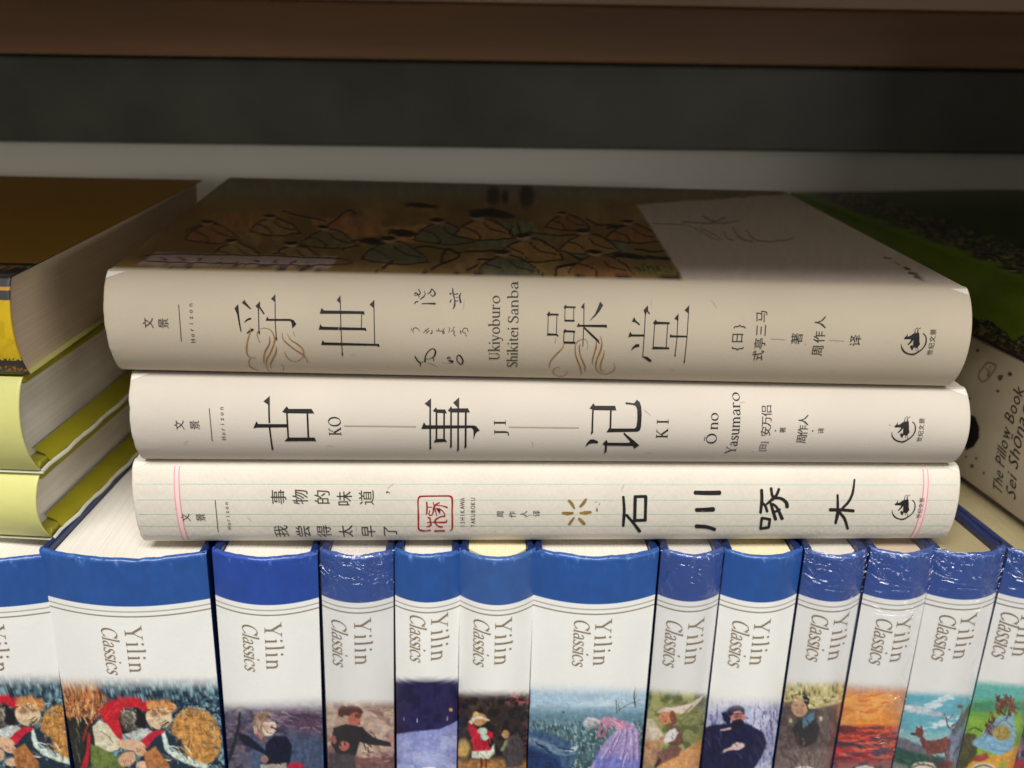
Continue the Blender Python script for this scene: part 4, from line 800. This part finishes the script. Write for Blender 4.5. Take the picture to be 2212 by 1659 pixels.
def pic_winter(Q, x, y):
    Q.c[:] = np.array((164,168,204))/255.; Q.noise((196,200,226), .015, .5, .15, seed=1); Q.noise((110,112,160), .03, .62, .08, seed=2, sx=3)
    for a in ((850,1230,835,1380),(940,1230,960,1500),(600,1240,590,1380),(690,1220,700,1260),(900,1290,880,1400)): Q.line([(a[0],a[1]),(a[2],a[3])], 4, (84,80,120), 3)
    Q.poly([(505,1410),(560,1380),(660,1370),(800,1370),(900,1430),(922,1500),(880,1600),(800,1720),(480,1720),(490,1500)], (28,30,66), 8, .25)
    Q.ell(720,1290,56,40,(24,26,54),-6,.12); Q.poly([(628,1300),(660,1290),(690,1340),(680,1390),(640,1350)], (26,28,56), 5); Q.ell(735,1335,44,48,(196,130,124),0,.12,.15); Q.ell(735,1375,46,30,(30,26,44),0,.2)
    for a in ((718,1328,8,5),(750,1326,8,5)): Q.ell(*a,(90,50,60),0,.3)
    Q.line([(700,1310),(770,1308)], 8, (40,30,50), 3); Q.line([(620,1415),(680,1402)], [10,16], (206,180,186), 4); Q.ell(735,1518,44,24,(214,190,190),-12,.2,.2); Q.line([(635,1555),(680,1535),(760,1525)], [16,18,12], (206,176,170), 4)
    hatch(Q, 700, 1520, 190, 120, 70, 80, 10, [(36,38,80),(20,22,52),(50,54,96)], 44, 1); hatch(Q, 900, 1320, 80, 90, 80, 60, 5, [(110,108,150),(210,212,234)], 40, 2); hatch(Q, 745, 1372, 36, 24, 80, 20, 5, [(50,34,44),(24,20,34)], 14, 3); Q.ell(728,1326,14,10,(120,74,76),0,.5)
    return ss(y, 1180, 1270)*(.45+.55*ss(y,1220,1320))
def pic_kimono(Q, x, y):
    Q.c[:] = np.array((196,182,122))/255.; Q.noise((224,216,160), .04, .5, .1, seed=1); Q.noise((110,96,60), .06, .66, .04, seed=2)
    Q.poly([(1010,1240),(1090,1225),(1100,1300),(1400,1240),(1400,1720),(900,1720),(960,1450)], (112,94,88), 12, .3); Q.noise((84,70,66), .03, .55, .1, (y>1260)*1., seed=3); Q.mix(ss(y,1520,1560), (132,112,106), .3)
    Q.poly([(1085,1400),(1140,1340),(1230,1340),(1270,1400),(1240,1490),(1160,1530),(1110,1490)], (44,40,42), 7, .2); Q.poly([(1150,1340),(1190,1310),(1225,1290),(1228,1340),(1160,1410)], (82,120,140), 5, .2)
    Q.ell(1135,1265,52,60,(206,164,128),8,.08,.08); Q.poly([(1150,1190),(1190,1185),(1200,1240),(1180,1260),(1160,1215)], (38,34,34), 4); Q.line([(1090,1190),(1140,1178),(1205,1188)], 6, (40,36,36), 2.5); Q.line([(1180,1240),(1190,1290),(1170,1330)], 7, (60,70,80), 3)
    for a in ((1112,1252,10,3),(1150,1256,10,3),(1125,1302,14,3)): Q.ell(*a,(100,64,50),0,.3)
    for a in ((1075,1350,10,16),(1272,1340,10,16)): Q.ell(*a,(214,204,150),0,.3)
    for a in (((1120,1330),(1150,1420),(1110,1540)),((1240,1330),(1230,1400),(1290,1480)),((1060,1560),(1120,1600),(1080,1660)),((1180,1550),(1200,1640)),((1280,1560),(1250,1650)),((1010,1440),(1060,1470)),((1330,1400),(1340,1480))): Q.line(a, 5, (56,46,46), 2.5)
    Q.ell(1400,1290,18,50,(170,120,96),0,.2); Q.ell(1165,1672,64,26,(228,222,212),0,.06,0)
    hatch(Q, 1180, 1200, 200, 60, 30, 24, 6, [(240,232,180),(120,104,60),(190,170,100)], 90, 1, 90); hatch(Q, 1090, 1560, 130, 120, 70, 70, 8, [(140,120,112),(90,74,70)], 40, 2); hatch(Q, 1180, 1420, 60, 60, 70, 50, 7, [(54,50,52),(34,30,34)], 16, 3); Q.ell(1140,1290,22,20,(186,140,108),0,.6)
    return ss(y, 1085, 1140)
def pic_sunset(Q, x, y):
    Q.c[:] = np.array((224,150,92))/255.; Q.mix(1-ss(y,1110,1200), (208,172,160), .1); Q.mix(ss(y,1240,1330), (238,150,62), .12); Q.noise((246,176,96), .01, .5, .15, (y>1180)*(y<1390)*1., seed=1)
    Q.mix(ss(y,1370,1400), (206,82,44), .3); Q.mix(ss(y,1420,1450), (190,58,56), .4); Q.noise((110,50,60), .02, .52, .08, ss(y,1370,1400), seed=2, sy=3, sx=.5); Q.noise((236,110,70), .02, .6, .06, ss(y,1410,1440), seed=3, sy=3, sx=.5)
    Q.poly([(470,1385),(560,1395),(640,1410),(720,1430),(700,1445),(560,1430),(460,1420)], (120,44,46), 8, .3); Q.line([(430,1490),(520,1500),(640,1520),(800,1480)], [34,28,24,10], (66,52,72), 6, .3); Q.poly([(660,1560),(790,1510),(790,1560),(700,1590)], (84,64,90), 8, .3); Q.mix(ss(y,1600,1640), (70,64,84), .4); Q.noise((170,96,90), .03, .5, .1, ss(y,1600,1640), seed=7)
    Q.ell(630,1668,62,24,(214,222,206),0,.06,0)
    hatch(Q, 640, 1450, 200, 60, 4, 90, 8, [(150,50,56),(230,90,60),(110,40,56)], 44, 1, 8); hatch(Q, 640, 1560, 200, 60, 4, 90, 8, [(216,96,70),(90,60,90),(190,80,70)], 40, 2, 8); hatch(Q, 660, 1270, 180, 90, -8, 90, 14, [(246,176,90),(230,130,60)], 26, 3, 12)
    return ss(y-.04*(x-500), 1090, 1165)
def pic_deer(Q, x, y):
    Q.c[:] = np.array((110,184,200))/255.; Q.mix(1-ss(y,1165,1240), (84,168,192), .1); Q.noise((216,232,236), .012, .58, .08, (y>1180)*(y<1470)*1., seed=1, sy=2); Q.ell(980,1282,90,26,(206,218,230),8,.4); Q.ell(900,1265,40,14,(226,234,240),0,.4); Q.ell(1100,1310,50,14,(196,190,214),0,.4)
    Q.mix(ss(y,1400,1460)*(x<1180), (150,196,200), .1); Q.poly([(800,1450),(880,1465),(960,1500),(1040,1530),(1040,1600),(780,1590)], (112,112,124), 9, .2); Q.poly([(790,1500),(860,1530),(960,1560),(1200,1600),(1230,1720),(760,1720)], (42,84,74), 8, .4); Q.poly([(780,1610),(900,1640),(960,1720),(760,1720)], (128,140,128), 8, .2)
    Q.poly([(1180,1450),(1240,1380),(1300,1290),(1300,1540),(1220,1720),(1140,1640)], (120,134,158), 8, .3); Q.line([(1210,1430),(1270,1330),(1310,1270)], 36, (88,88,92), 8, .3)
    K = (74,62,54); Q.line([(1215,1420),(1170,1390),(1160,1340),(1140,1300)], [14,9,7,4], K, 2.5); Q.line([(1195,1390),(1240,1350),(1262,1290),(1250,1262)], [12,9,6,5], K, 2.5); Q.line([(1160,1345),(1190,1330),(1200,1310)], 5, K, 2); Q.ell(1252,1262,22,12,(90,100,84),0,.3,.3); Q.line([(1150,1310),(1130,1330)], 4, K, 2)
    D = (124,66,56); Q.poly([(1000,1450),(1030,1480),(1090,1480),(1160,1455),(1185,1475),(1182,1540),(1150,1560),(1060,1570),(1010,1530),(985,1480)], D, 5, .3, .12); Q.ell(985,1430,26,34,D,-20,.12,.2); Q.ell(948,1440,24,11,(90,60,58),10,.2); Q.line([(975,1415),(965,1392)], 10, D, 3); Q.line([(1000,1410),(992,1388)], 10, D, 3)
    for a in ((1035,1540,1048,1620),(1060,1560,1070,1630),(1150,1540,1160,1610),(1175,1520,1168,1600)): Q.line([(a[0],a[1]),(a[2],a[3])], [14,7], (120,60,52), 3)
    Q.ell(1150,1640,50,30,(110,44,60),0,.3,.4); Q.ell(1012,1652,80,32,(228,216,200),0,.06,0); Q.line([(930,1660),(980,1640),(1040,1640),(1090,1665)], 10, (110,80,56), 3)
    hatch(Q, 1090, 1510, 90, 50, 70, 34, 6, [(150,90,74),(96,50,46)], 28, 1); hatch(Q, 1000, 1610, 190, 50, 30, 36, 7, [(30,66,60),(70,110,90)], 36, 2, 60); hatch(Q, 1230, 1500, 60, 140, 100, 70, 8, [(150,162,184),(90,100,124)], 26, 3)
    return ss(y-.05*(x-900), 1145, 1205)
def pic_green(Q, x, y):
    Q.c[:] = np.array((104,186,176))/255.; Q.mix(ss(y,1190,1260), (110,170,84), .1); Q.mix(ss(y,1290,1360), (142,186,66), .15); Q.poly([(1330,1240),(1500,1215),(1700,1240),(1700,1290),(1330,1290)], (78,146,110), 12, .1)
    Q.poly([(1290,1430),(1350,1440),(1360,1560),(1320,1640),(1210,1700),(1210,1500)], (84,80,48), 8, .2); Q.poly([(1230,1720),(1340,1600),(1500,1570),(1640,1500),(1660,1720)], (226,170,56), 6, .12)
    # plain stand-ins: light blue cloth, a basket and russet foliage
    Q.poly([(1330,1480),(1390,1450),(1420,1390),(1500,1330),(1590,1300),(1605,1420),(1590,1540),(1500,1580),(1400,1540),(1330,1510)], (140,186,212), 6, .12); Q.line([(1400,1480),(1460,1540),(1560,1550)], 5, (84,130,160), 3); Q.line([(1420,1420),(1400,1500)], 4, (84,130,160), 3)
    hatch(Q, 1540, 1250, 70, 70, 70, 56, 10, [(116,58,42),(140,74,50),(84,40,30)], 90, 21, 50); hatch(Q, 1440, 1380, 34, 80, 80, 50, 9, [(116,58,42),(140,74,50),(84,40,30)], 50, 22, 40); Q.ell(1520,1430,60,50,(168,148,74),0,.12,.4,.2); Q.line([(1470,1400),(1530,1350),(1590,1390)], 7, (130,110,60), 3)
    Q.line([(1310,1410),(1350,1400),(1390,1420)], 9, (70,90,40), 4); Q.poly([(1350,1580),(1420,1560),(1440,1590),(1380,1620),(1320,1610)], (172,70,60), 5, .2); Q.ell(1400,1656,76,30,(226,218,190),0,.06,0); Q.line([(1340,1660),(1400,1640),(1460,1660)], 9, (100,80,50), 3); Q.ell(1520,1640,40,14,(160,180,60),-40,.2)
    hatch(Q, 1500, 1450, 110, 90, 60, 50, 6, [(120,170,200),(170,206,226),(96,140,170)], 30, 1);  hatch(Q, 1280, 1560, 50, 90, 60, 60, 8, [(60,58,36),(110,104,60)], 16, 3)
    return ss(y-.08*(x-1400), 1080, 1130)
def pic_dusk(Q, x, y):
    Q.c[:] = np.array((66,58,92))/255.; Q.noise((120,96,110), .03, .55, .1, seed=2); Q.mix(ss(y,1600,1620), (160,60,70), .2); Q.line([(1640,1480),(1632,1600)], 6, (150,140,150), 3)
    return ss(y, 1180, 1260)

NAVY = (40,84,154); DEEP = (40,74,158); SOFT = (54,92,156); WR = (46,78,150)
#  (left px, right px at the top edge, left, right at the bottom of the picture), frame, picture, blue, wrapped, pages, bulge, shear, lettering offsets, label
BLUE = [
 ((-240,80,-180,165), picture(B1, pic_sleepers(-850,-20), 4, 2), NAVY, 0, pages_white, .0045, .05, None, 'blue topped book cut off by the left edge, below the yellow green books'),
 ((82,446,164,484), picture(B1, pic_sleepers(0,0), 4, 3), NAVY, 0, pages_white, .0045, .07, (-.0012,-.0070), 'widest blue topped book, a red cloaked figure and orange mound on its spine'),
 ((459,684,493,700), picture(B2, pic_coat, 5, 4), DEEP, 0, pages_white, .0042, .03, (.0020,-.0041), 'blue topped book showing a long haired figure in a dark coat beside a pole'),
 ((692,849,709,851.5), picture(B2, pic_black, 5, 5), WR, 1, pages_white, .0034, .0, (.0022,-.0030), 'film wrapped blue topped book showing a person in black with a brown hat'),
 ((852,995,858,985.5), picture(B2, pic_night, 2, 6), NAVY, 0, pages_white, .0034, .0, (.0032,-.0024), 'narrow blue topped book with a navy night sky above lilac ground'),
 ((996,1154,987,1138.5), picture(B3, pic_red_dress, 5, 7), SOFT, 0, pages_yellow, .0048, .0, (.0024,-.0038), 'blue topped book with a red dressed figure against dark brown'),
 ((1155,1424,1140,1381), picture(B3, pic_meadow, 5, 8), NAVY, 0, pages_white, .0046, .0, (.0030,-.0028), 'wide blue topped book with a bending person in a lilac skirt beside a fence'),
 ((1430,1563,1388,1510), picture(B4, pic_hill, 4, 9), WR, 1, pages_white, .0036, .0, (.0030,-.0034), 'film wrapped blue topped book with a white hooded child on a green hill'),
 ((1568,1733,1514,1667), picture(B4, pic_winter, 5, 10), NAVY, 0, pages_yellow, .0042, -.02, (.0026,-.0036), 'blue topped book with a bulky figure in a dark navy coat in snow'),
 ((1739,1875,1673,1792.5), picture(B4, pic_kimono, 4, 11), WR, 1, pages_white, .0040, -.04, (.0030,-.0034), 'film wrapped blue topped book with a robed man under straw yellow foliage'),
 ((1880,2022,1800,1922.5), picture(B5, pic_sunset, 5, 12), WR, 1, pages_cream, .0034, -.07, (.0036,-.0026), 'film wrapped blue topped book with an orange and red sunset'),
 ((2024,2169,1924,2068), picture(B5, pic_deer, 4, 13), WR, 1, pages_shaded, .0034, -.13, (.0030,-.0030), 'film wrapped blue topped book with a brown deer under a teal sky'),
 ((2174,2320,2071,2184), picture(B5, pic_green, 4, 14), WR, 1, pages_shaded, .0034, -.15, (.0034,-.0026), 'film wrapped blue topped book at the right with a green meadow and yellow ground'),
 ((2324,2480,2187,2330), picture(B5, pic_dusk, 4, 15), WR, 0, pages_yellow, .0034, -.15, None, 'sliver of a dusky mauve blue topped book in the lower right corner'),
]
LET_AT = {1: (B1, (880, 890), (725, 895)), 2: (B2, (480, 870), (330, 875)), 3: (B2, (1058, 840), (905, 845)), 4: (B2, (1555, 810), (1412, 815)), 5: (B3, (345, 840), (202, 843)), 6: (B3, (990, 845), (850, 845)), 7: (B4, (452, 840), (310, 850)), 8: (B4, (878, 845), (738, 850)), 9: (B4, (1388, 810), (1250, 812)), 10: (B5, (865, 825), (735, 835)), 11: (B5, (1280, 805), (1145, 810)), 12: (B5, (1672, 790), (1545, 795)), 0: (B1, (-12, 885), (-160, 890))}
for i, (e, pic, blue, wrapped, pg, B, sh, let, lab) in enumerate(BLUE):
    tl, tr_ = on_y(e[0], 1187, YB), on_y(e[1], 1187, YB); bl, br = on_y(e[2], 1659, YB), on_y(e[3], 1659, YB)
    T = ((tr_[0]-tl[0])+(br[0]-bl[0]))/2
    ct = (tl+tr_)/2; cb = (bl+br)/2; lean = (cb[0]-ct[0])/(ct[2]-cb[2])
    b = Book((ct[0], YB, ZT-.0001), (lean,0,-1), (1,0,0), .1995, T, None, .118, B, 1., th=.0020, bt=.0022, shear=(0, sh), label=lab, group=LET)
    b.build_spine(spine_paint, rows_l, max(24, int(T/.00024)), make_painter(pic, blue, i*13+5), crinkle=.0005 if not wrapped else .0007, seed=i*3+1)
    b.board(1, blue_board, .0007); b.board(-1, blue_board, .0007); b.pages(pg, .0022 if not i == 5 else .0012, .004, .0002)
    if i in LET_AT:
        fr, p1, p2 = LET_AT[i]
        roman(b, 'Yilin', b.to_local(*fr([p1])[0]), .0158, .0046, 'd', brown_ink, gap=9, raw=True, label='series name in taupe letters'); roman(b, 'Classics', b.to_local(*fr([p2])[0]), .0160, .0043, 'd', brown_ink, gap=-3, slant=.22, raw=True, label='sloping series name in taupe letters')
    if wrapped:
        na = max(30, int(T/.0004)); t = np.linspace(-1.03, 1.03, na)
        rows = [(-.0006-.0004*math.sin(k*.9), -.045+k*.0022) for k in range(18)]+[(-.0008, -.0045+.0000*k) for k in range(0)]
        rows = [(q[0], q[1]) for q in rows if q[1] < -.004]
        rr = [(-.0006, -.0035), (-.0007, -.0022), (-.0006, -.0012), (-.0003, -.0004), (.0002, .0001)]
        LL = [q[0] for q in rows]; ZZ = [q[1] for q in rows]; mode = [0]*len(rows)
        for q in rr: LL.append(q[0]); ZZ.append(q[1]); mode.append(1)
        for l in np.concatenate([np.arange(.0008, .022, .0005), np.arange(.0225, .1, .0012)]): LL.append(l); ZZ.append(.00022); mode.append(1)
        l = np.array(LL)[:, None]+0*t[None]; z = np.array(ZZ)[:, None]+0*t[None]; md = np.array(mode)[:, None]+0*t[None]
        a = t[None]*T/2+0*l; z = z+np.where(md > 0, B*(1-np.minimum(t[None]**2, 1)), B*(1-np.minimum(t[None]**2, 1))*.0)
        am = .00075*np.exp(-np.maximum(l, 0)/.006)+.00010
        cr = 1-2*abs(fbm(a*330+i*9, l*260-a*200, i+40, 3)-.5)*2.2; z = z+am*np.clip(cr, -1, 1)*.9+.0001; l = l-am*.6*np.clip(1-2*abs(fbm(a*420+i, z*500, i+70, 3)-.5)*2.2, 0, 1)*(md < 1)-(md < 1)*.0003
        V = np.stack([l, a, z], -1).reshape(-1, 3); mk('shrink_wrap', b.shear(V), grid_faces(l.shape[0], na), {3: film, 10: film_full, 7: film_flat}.get(i, film_streak), b.root, True)

# ---------------------------------------------------------------- books lying at the left
yj = mat('yellow_green_paper_jacket', (204,202,126), .42, .45, noise=.07, nscale=45, bump=.5, bscale=160)
yolive = mat('olive_cover_board', (158,150,36), .4, .5, noise=.15, nscale=60, bump=.1)
yel = mat('yellow_printed_cover', attr=True, rough=.45, spec=.5)
def left_book(lab, corner_x, z1, z0, rot, W, m, bm, pg, B, painter=None, board_paint=None, bt=.0022, top_m=None, flap=None):
    H = .2; c, s_ = math.cos(rot), math.sin(rot)
    L = np.array([c, s_, 0]); o = np.array([corner_x, .0015, (z0+z1)/2])-L*H
    b = Book(o, L, (0,0,1), H, z1-z0, None, W, B, .8, th=.0010, bt=bt, label=lab, group='books lying at the left end')
    b.build_spine(m, np.concatenate([np.linspace(.001, .14, 10), np.linspace(.141, .199, 240 if painter else 60)]), 121 if painter else 41, painter, crinkle=.0002 if not painter else 0)
    b.board(-1, bm, 0); b.board(1, top_m or bm, 0, (200,160) if board_paint else None, board_paint); b.pages(pg, .0016 if painter else .0045, .003); return b
def yspine(b, V, px, py):
    P = Paint(px, py, (222,186,28), 1, .05, 4); P.noise((206,172,24), .05, .6, .1, seed=1)
    a = V[:, 1]; h = b.T0/2
    P.mix(((a > h-.0052)*(a < h-.0004)).astype(float), (72,70,72)); P.mix(((a > h-.0030)*(a < h-.0022)).astype(float), (214,160,60)); P.mix((a >= h-.0005)*1., (24,20,16))
    P.mix((a < -h+.0056)*1., (58,54,48)); n = fbm(px*.3, py*.3, 8); P.mix(ss(n, .5, .6)*((a < -h+.0030)*(a > -h+.0012)), (206,130,50)); P.mix(ss(n, .45, .5)*((a < -h+.0056)*(a > -h+.0048)), (222,186,28))
    return P.c
def ycover(b, V, px, py):
    P = Paint(px, py, (160,116,14), 1, .05, 6); z = V[:, 2]
    P.mix((z > -.0125)*1., (28,22,20)); n = fbm(px*.16, py*.35, 9); P.mix(ss(n, .52, .6)*((z > -.0098)*(z < -.0040)), (150,96,50)); n = fbm(px*.3, py*.4, 29); P.mix(ss(n, .6, .66)*((z > -.0098)*(z < -.0040)), (120,140,70))
    P.mix((z > -.0012)*1., (60,58,58)); P.mix((V[:, 1] < b.T0/2-.0006)*1., (150,96,40)); return P.c
lb1 = left_book('bright yellow book with black ornament bands on top of the left pile', -.1140, .2736, .2478, math.radians(-3), .142, yel, yj, pages_cream, .004, yspine, ycover, .0006, yel)
lb2 = left_book('yellow green jacketed book in the middle of the left pile, olive board showing', -.1160, .2472, .2206, math.radians(-5), .136, yj, yolive, pages_white, .0050, top_m=yolive)
lb3 = left_book('yellow green jacketed book at the bottom of the left pile resting on blue topped books', -.1163, .2197, .2003, math.radians(-5.6), .136, yj, yolive, pages_white, .0046, top_m=yolive)
white_fold = mat('white_paper_fold', (226,226,206), .7, .3)
for b in (lb2, lb3):        # paper jacket under the lower board: pale underside and folded corner
    V = []; H = b.H; h = b.T0/2
    for z in np.linspace(.0012, -.128, 30):
        for l, a in ((H-.05, -h-.0002), (H+.0012, -h-.0002), (H+.0014, -h+.0003), (H+.0008, -h+.0009)): V.append((l+.0003*math.sin(z*400), a, z))
    mk('jacket_fold', b.shear(V), grid_faces(30, 4), white_fold, b.root, False)
    V = []
    for z in np.linspace(-.004, -.124, 30):
        for l, a in ((H+.0007, -h+.0008), (H-.0004, -h+.0022+.0009*math.exp(z/.01)), (H-.0035, -h+.0044)): V.append((l, a, z))
    mk('jacket_flap', b.shear(V), grid_faces(30, 3), yolive, b.root, False)

# ---------------------------------------------------------------- books lying at the right, spines to the left
ang = math.radians(8.6); Lr = np.array([math.sin(ang), -math.cos(ang), 0])
def right_point(Y): return np.array([.1538+(.0363-Y)*math.tan(ang), Y])
def right_book(lab, z1, z0, W, m, B, painter, bm, bpaint, push=0.):
    p = right_point(.176); o = (p[0]+push, p[1], (z0+z1)/2)
    b = Book(o, Lr, (0,0,1), .206, z1-z0, None, W, B, .8, th=.0012, bt=.0022, label=lab, group='books lying at the right end')
    b.build_spine(m, np.linspace(.001, .205, 420), 150, painter); b.board(1, bm, 0, (260,200) if bpaint else None, bpaint); b.board(-1, bm if not bpaint else yolive, 0); b.pages(pages_cream, .003); return b
pil_m = mat('cream_printed_jacket', attr=True, rough=.6, spec=.3, bump=.15, bscale=1200)
gr_m = mat('green_printed_cover', attr=True, rough=.4, spec=.45, bump=.1, bscale=900)
def pspine(b, V, px, py):
    P = Paint(px, py, (198,188,162), 1, .04, 5); P.noise((184,172,146), .01, .5, .2, seed=1); f = lambda p: R6(p)
    P.poly(f([(1872,892),(1925,915),(1948,975),(1945,1040),(1915,1090),(1870,1112),(1858,1060)]), (22,22,24), 1.2, 0)
    def zz(p): return [((3700+x*.3616)*.54, (1000+y*.3616)*.54) for x, y in p]
    for x, y, r in ((585,1110,16),(940,1372,22),(806,1560,16),(490,1640,14),(1030,1205,24)): P.ell(*zz([(x,y)])[0], r*.195, r*.195, (30,34,32), 0, .25, 0)
    P.ell(*zz([(1075,1190)])[0], 9, 4, (30,34,32), -20, .2, 0)
    P.poly(zz([(800,1400),(830,1380),(868,1384),(850,1440),(815,1450)]), (70,84,60), .8, 0)
    P.line(zz([(690,1240),(780,1280),(740,1370),(650,1455),(590,1400),(640,1300),(690,1240)]), 2.6, (112,78,62), 1); P.line(zz([(670,1300),(700,1340),(680,1400)]), 2, (130,96,76), 1); P.line(zz([(730,1290),(700,1400)]), 2, (130,96,76), 1)
    for x, y, r in ((1905,1205,9),(1930,1160,6),(1975,1245,6),(1870,1150,5)): P.ell(*f([(x,y)])[0], r*.365*1.2, r*.365*1.2, (96,72,56), 0, .4, 0)
    P.mix(ss(px, 2140, 2230)*.2, (216,182,160)); return P.c
def floral(P, px, py, m, seed):
    P.mix(m, (26,26,24)); n = fbm(px*.16, py*.2, seed); P.mix(ss(n, .52, .56)*m, (54,74,40)); n = fbm(px*.2, py*.26, seed+9); P.mix(ss(n, .6, .64)*m, (128,118,82)); n = fbm(px*.22, py*.22, seed+19); P.mix(ss(n, .7, .74)*m, (140,84,50)); n = fbm(px*.3, py*.3, seed+29); P.mix(ss(n, .7, .73)*m, (176,178,120))
    n = fbm(px*.12, py*.14, seed+39); P.mix(ss(n, .6, .63)*m, (40,44,60))
def gspine(b, V, px, py):
    P = Paint(px, py, (106,130,26), 1, .04, 5); P.noise((92,116,22), .02, .5, .2, seed=1); a = V[:, 1]; h = b.T0/2
    w = (fbm(V[:, 0]*180, V[:, 0]*0+3, 7)-.5)*.006
    floral(P, px, py, ss(-a+w, h-.0062, h-.0058), 71); P.mix((a < -h+.0008)*1., (20,20,18)); return P.c
def gcover(b, V, px, py):
    P = Paint(px, py, (58,76,24), 1, .04, 5); z = V[:, 2]; w = (fbm(V[:, 0]*160, V[:, 0]*0+3, 17)-.5)*.012  # darker green than the spine: the cover's shade put into its colour
    floral(P, px, py, ss(z+w, -.034, -.033)*(1-ss(z+w, -.0085, -.0078)), 91); P.mix(ss(z+w, -.0085, -.0078), (106,130,26)); return P.c
pil = right_book('cream book with sloping English title on its spine at the right, beneath the green book', .2440, .2005, .13, pil_m, .003, pspine, jacket, None)
grn = right_book('bright green book with dark floral bands on top of the right pile', .2652, .2444, .13, gr_m, .003, gspine, gr_m, gcover, .0015)
def run(b, s, p0, p1, size, slant=.22):
    l0, a0 = b.to_local(*p0); l1, a1 = b.to_local(*p1); n = len(s); k = [glyph(c)[0][:, 0].max()-glyph(c)[0][:, 0].min()+.12 if c != ' ' else .32 for c in s]
    tot = sum(k); x = 0; tr = []
    for c, kk in zip(s, k):
        if c != ' ':
            v, t = glyph(c); v = v-[v[:, 0].min(), 0]
            for q in t:
                P = v[list(q)]; u = (x+P[:, 0]+P[:, 1]*slant)/tot; w = P[:, 1]*size
                tr.append(np.stack([l0+(l1-l0)*u-w, a0+(a1-a0)*u], -1))
        x += kk
    b.lay('lettering', tr, ink_soft)
run(pil, 'The Pillow Book', R6([(2085,1385)])[0], R6([(2222,745)])[0], .0060)
run(pil, 'Sei Shōnagon', R6([(2165,1410)])[0], R6([(2306,715)])[0], .0060)
